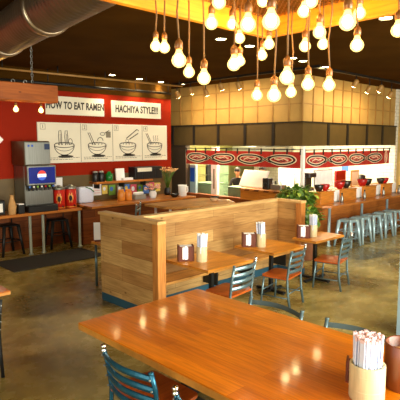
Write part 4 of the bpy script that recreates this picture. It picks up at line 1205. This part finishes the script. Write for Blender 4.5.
MB().box(-.08, -.006, .03, .08, .006, .32).build('card', M['white'], t)

# foreground cup, caddy and jar
cup('chopstick_cup', 'large bamboo cup full of wrapped chopsticks at the lower right on the communal table', (2.89, 1.42, .76), .112, .23)
stick_bundle('fg', (2.89, 1.42, .76), .09, .22, 62, .385, 'wrapped chopsticks in the large cup', 'white paper wrapped chopsticks with pinkish tips, standing in the large foreground cup', .0145)
t = thing('condiment_caddy', 'dark brown wooden caddy directly behind the large chopstick cup', 'caddy', (3.07, 1.525, .76), look(3.1, 1.5))
MB().box(-.125, -.05, 0, .1, .06, .015).build('base', M['brownwood'], t)
MB().box(-.125, -.05, .015, -.11, .06, .15, .002).build('side_panel', M['brownwood'], t)
MB().box(.085, -.05, .015, .1, .06, .15, .002).build('side_panel', M['brownwood'], t)
MB().box(-.11, .045, .015, .085, .06, .13, .002).build('back_panel', M['brownwood'], t)
t = thing('brown_jar', 'round brown lacquer holder with pale lid inside, at the right edge of the communal table', 'jar', (3.20, 1.315, .76))
r = .125
MB().lathe([(r * .95, 0), (r, .01), (r * 1.02, .305), (r * .99, .31), (r * .93, .305), (r * .92, .02), (.001, .015)], 32, cap=False).build('body', M['caddybrown'], t)
MB().lathe([(.002, .015), (r * .82, .015), (r * .82, .235), (r * .7, .245), (.002, .245)], 28, cap=False).build('pale_lid', M['cork'], t)

# ------------------------------------------------------------------ bar on the right
t = thing('bar_counter', 'long orange wooden bar with rounded end and pale legs before the kitchen curtain', 'bar', (0, 0, 0))
pts = [(15.4, 6.62), (9.95, 6.62), (9.78, 6.5), (9.75, 6.3), (9.8, 6.05), (9.95, 5.9), (10.15, 5.85), (15.4, 5.85)]
MB().prism(pts, .9, .95).build('bar_top', M['counter'], t)
MB().box(10.0, 6.38, 0, 15.4, 6.46, .9).build('front_panel', M['barfront'], t)
for x in (10.02, 11.55, 12.95, 14.4):
    MB().lathe([(.06, 0), (.06, .012), (.032, .02), (.032, .9)], 12, (x, 6.0, 0)).build('leg', M['stoolmetal'], t)
boxes = [(9.96, 10.55), (10.88, 11.62), (12.05, 12.7), (13.1, 13.66)]
ol = ['nearest, at the rounded bar end', 'second from the rounded end', 'third from the rounded end', 'farthest from the rounded end']
for k, (x0, x1) in enumerate(boxes):
    t = thing('bar_box', 'orange wooden box on the bar under bowls, ' + ol[k], 'box', (x0, 6.2, .95), 0, 'wooden boxes on the bar')
    w = x1 - x0
    MB().box(0, 0, 0, w, .36, .27, .004).build('carcass', M['boxwood'], t)
    MB().box(-.015, -.015, .27, w + .015, .38, .295, .003).build('lid_board', M['boxwood'], t)
    cols = [('blackbowl', .28), ('redbowl', .72)] if k in (0, 3) else [('redbowl', .25), ('blackbowl', .66)]
    for m, u in cols:
        nm = 'red' if m == 'redbowl' else 'black'
        bowl('soup_bowl', '%s bowl on the bar box that is %s' % (nm, ol[k]), x0 + w * u, 6.36, 1.245, .135 if w > .6 else .115, M[m], 'bowls on the bar boxes', 1.7)
for k, x in enumerate((10.72, 11.84, 12.9, 13.86)):
    gl = ['right of the nearest bar box', 'right of the second bar box', 'right of the third bar box', 'right of the farthest bar box'][k]
    t = thing('condiment_tray', 'white napkin block on the bar ' + gl, 'napkins', (x, 6.3, .95), 0, 'white napkin blocks on the bar')
    MB().box(-.13, -.08, 0, .13, .1, .03, .004).build('tray', M['greyplastic'], t)
    MB().box(-.12, -.07, .03, .12, .09, .29, .006).build('napkins', M['white'], t)
    t = thing('sauce_bottle', 'slim pale bottle with dark cap on the bar ' + gl, 'bottle', (x - .02, 6.08, .95), 0, 'slim bottles on the bar')
    MB().lathe([(.035, 0), (.04, .01), (.04, .12), (.018, .17), (.016, .2)], 14).build('glass', M['steel'], t)
    MB().lathe([(.02, .2), (.02, .235), (.012, .24)], 12).build('cap', M['blackp'], t)
def bar_stool(label, x, y, rz=0):
    t = thing('bar_stool', label, 'stool', (x, y, 0), rz, 'metal stools at the bar')
    b = MB(); b.box(-.16, -.16, .6, .16, .16, .625, .02); b.box(-.165, -.165, .565, .165, .165, .6, .008); b.build('seat', M['stoolmetal'], t)
    for sx in (-1, 1):
        for sy in (-1, 1):
            MB().tube([(sx * .145, sy * .145, .6), (sx * .215, sy * .215, 0)], [.05, .026], 8).build('leg', M['stoolmetal'], t)
    b = MB()
    for z, q in ((.2, .19), (.36, .172)):
        for i in range(4):
            a, c = [(q, q), (-q, q), (-q, -q), (q, -q)][i], [(-q, q), (-q, -q), (q, -q), (q, q)][i]
            b.tube([(a[0], a[1], z), (c[0], c[1], z)], .01, 6)
    b.build('footrest', M['stoolmetal'], t)
    return t
st = bar_stool('pale metal bar stool nearest, at the rounded end of the bar', 10.38, 5.72)
for x, lab in ((10.93, 'pale metal bar stool, second from the rounded end'), (11.48, 'pale metal bar stool, third from the rounded end'), (12.1, 'pale metal bar stool, fourth from the rounded end'), (12.66, 'pale metal bar stool, fifth from the rounded end')):
    dup(st, (x, 5.72, 0), 0, lab)
t = thing('side_table', 'dark table beyond the last bar stool at the right edge', 'table', (13.9, 5.25, 0))
MB().box(-.6, -.35, .7, .6, .35, .74, .006).build('tabletop', M['redwood'], t)
for sx in (-.55, .55):
    for sy in (-.3, .3): MB().tube([(sx, sy, .7), (sx, sy, 0)], .025, 8).build('leg', M['iron'], t)

# ------------------------------------------------------------------ plant behind the booth return
def plant(name, label, x, y, z0, zc, r, n, seed):
    rnd = random.Random(seed); fl = .62 if seed == 3 else 1
    t = thing(name, label, 'plant', (x, y, z0))
    MB().lathe([(.14, 0), (.19, .02), (.22, .42), (.24, .44), (.24, .48), (.2, .48)], 22).build('pot', M['terracotta'], t)
    MB().lathe([(.001, .45), (.2, .45)], 18, cap=False).build('soil', M['soil'], t)
    s = MB(); lf = bmesh.new(); ll = bmesh.new()
    for k in range(n):
        a = rnd.uniform(0, 2 * PI); el = rnd.uniform(-.55, 1.25)
        rr = r * rnd.uniform(.55, 1.0)
        p = Vector((rr * math.cos(a) * math.cos(el), rr * math.sin(a) * math.cos(el), zc + fl * rr * math.sin(el)))
        if k % 5 == 0: s.tube([(0, 0, .44), (p.x * .3, p.y * .3, zc * .75), tuple(p)], .007, 5)
        l = rnd.uniform(.09, .17); w = l * .32
        d = Vector((p.x, p.y, rnd.uniform(-.25, .25))).normalized(); d.z += rnd.uniform(-.9, .4); d.normalize()
        sd = d.cross(Vector((rnd.uniform(-.3, .3), rnd.uniform(-.3, .3), 1))).normalized(); nn = sd.cross(d)
        bm = ll if k % 4 == 0 else lf
        pr = [(0, 0), (.35, 1), (.7, .7), (1, 0)]
        mid = [bm.verts.new(p + d * l * u + nn * (.18 * l * (u - u * u * 2))) for u, _ in pr]
        le = [bm.verts.new(p + d * l * u + sd * w * v + nn * (.05 * l + .18 * l * (u - u * u * 2))) for u, v in pr[1:3]]
        ri = [bm.verts.new(p + d * l * u - sd * w * v + nn * (.05 * l + .18 * l * (u - u * u * 2))) for u, v in pr[1:3]]
        for q in (le, ri):
            bm.faces.new((mid[0], mid[1], q[0])); bm.faces.new((mid[1], mid[2], q[1], q[0])); bm.faces.new((mid[2], mid[3], q[1]))
    s.build('stems', M['leaf'], t)
    m = MB(); m._merge(lf); m.build('foliage', M['leaf'], t)
    m = MB(); m._merge(ll); m.build('light_foliage', M['leaflight'], t)
plant('potted_plant', 'bushy green plant behind the right end of the plank partition', 9.15, 6.3, 0, 1.18, .42, 460, 3)
plant('potted_plant', 'darker trailing plant low beside the right corner post of the partition', 8.55, 5.62, 0, .88, .26, 240, 5)

# pale column at the right edge
struct(MB().box(5.92, 2.2, 0, 6.27, 2.55, CEIL).build('trim_6', M['paleblue']))

# ------------------------------------------------------------------ light
w = bpy.data.worlds.new('World'); SC.world = w; w.use_nodes = True
bg = w.node_tree.nodes['Background']; bg.inputs[0].default_value = (1.0, 0.94, 0.78, 1); bg.inputs[1].default_value = WORLD
area('window_daylight', (-2.8, 1.5, 2.0), (4, 3.5, .6), DAY1, (1.0, .95, .78), 5.0, 2.6)
area('window_daylight', (5.0, -2.9, 2.1), (6.0, 4.5, .4), DAY2, (1.0, .97, .84), 7.0, 2.8)
WARM = (1.0, .74, .40)
for k, p in enumerate(LAMPS):
    spot('ceiling_lamp_beam', (p.x, p.y, CEIL - .03), (p.x, p.y, 0), CAN, (1.0, .86, .60), 1.7, .7, .06)
for (px, py), ax, lab in heads:
    d = at(px, py, 1) - EYE
    p = EYE + d * ((9.3 / d.x) if ax == 'x' else (6.1 / d.y))
    tg = (10.26, p.y, 2.95) if ax == 'x' else (p.x, 6.96, 2.95)
    q = Vector(tg) - p; q.normalize()
    spot('spot_lamp_beam', tuple(p + q * .1 + Vector((0, 0, -.06))), tg, TRACK, WARM, 2.5, 1, .05)
for x, y, e in ((11.2, 9.9, 1.0), (13.2, 8.2, 1.0), (12.2, 11.3, .6)):
    area('kitchen_lamp', (x, y, 2.86), (x, y, 0), KIT * e, (1.0, .97, .8), 1.6, .5)
for k, (x, y) in enumerate(((11.2, 9.9), (13.2, 8.2), (12.2, 11.3))):
    t = thing('kitchen_ceiling_light', 'bright strip lamp on the kitchen ceiling, number'.replace(', number', ', ' + ('left one', 'right one', 'rear one')[k]), 'ceiling light', (x, y, 2.9))
    MB().box(-.8, -.25, -.03, .8, .25, 0).build('housing', M['white'], t)
    MB().box(-.76, -.21, -.034, .76, .21, -.03).build('diffuser', M['lampdisc'], t)
for x, y in ((9.7, 7.9), (12.6, 6.45)):
    pass
spot('beam_bulb_glow', (3.68, 8.2, 2.86), (3.68, 9.2, 1.5), 14, WARM, 2.9, 1, .05)
spot('beam_bulb_glow', (4.13, 8.2, 2.86), (4.13, 9.2, 1.5), 14, WARM, 2.9, 1, .05)

# ------------------------------------------------------------------ camera
cam = bpy.data.cameras.new('Camera'); co = bpy.data.objects.new('Camera', cam); COL.objects.link(co)
cam.sensor_fit = 'HORIZONTAL'; cam.sensor_width = 36; cam.lens = F_PX / 400 * 36
co.location = EYE
co.rotation_euler = Matrix(((RT.x, UP.x, -FW.x), (RT.y, UP.y, -FW.y), (RT.z, UP.z, -FW.z))).to_euler()
cam.clip_start = .05
SC.camera = co
SC.view_settings.view_transform = 'Standard'; SC.view_settings.look = 'None'; SC.view_settings.gamma = 1
SC.view_settings.exposure = EXPO; SC.view_settings.use_curve_mapping = False
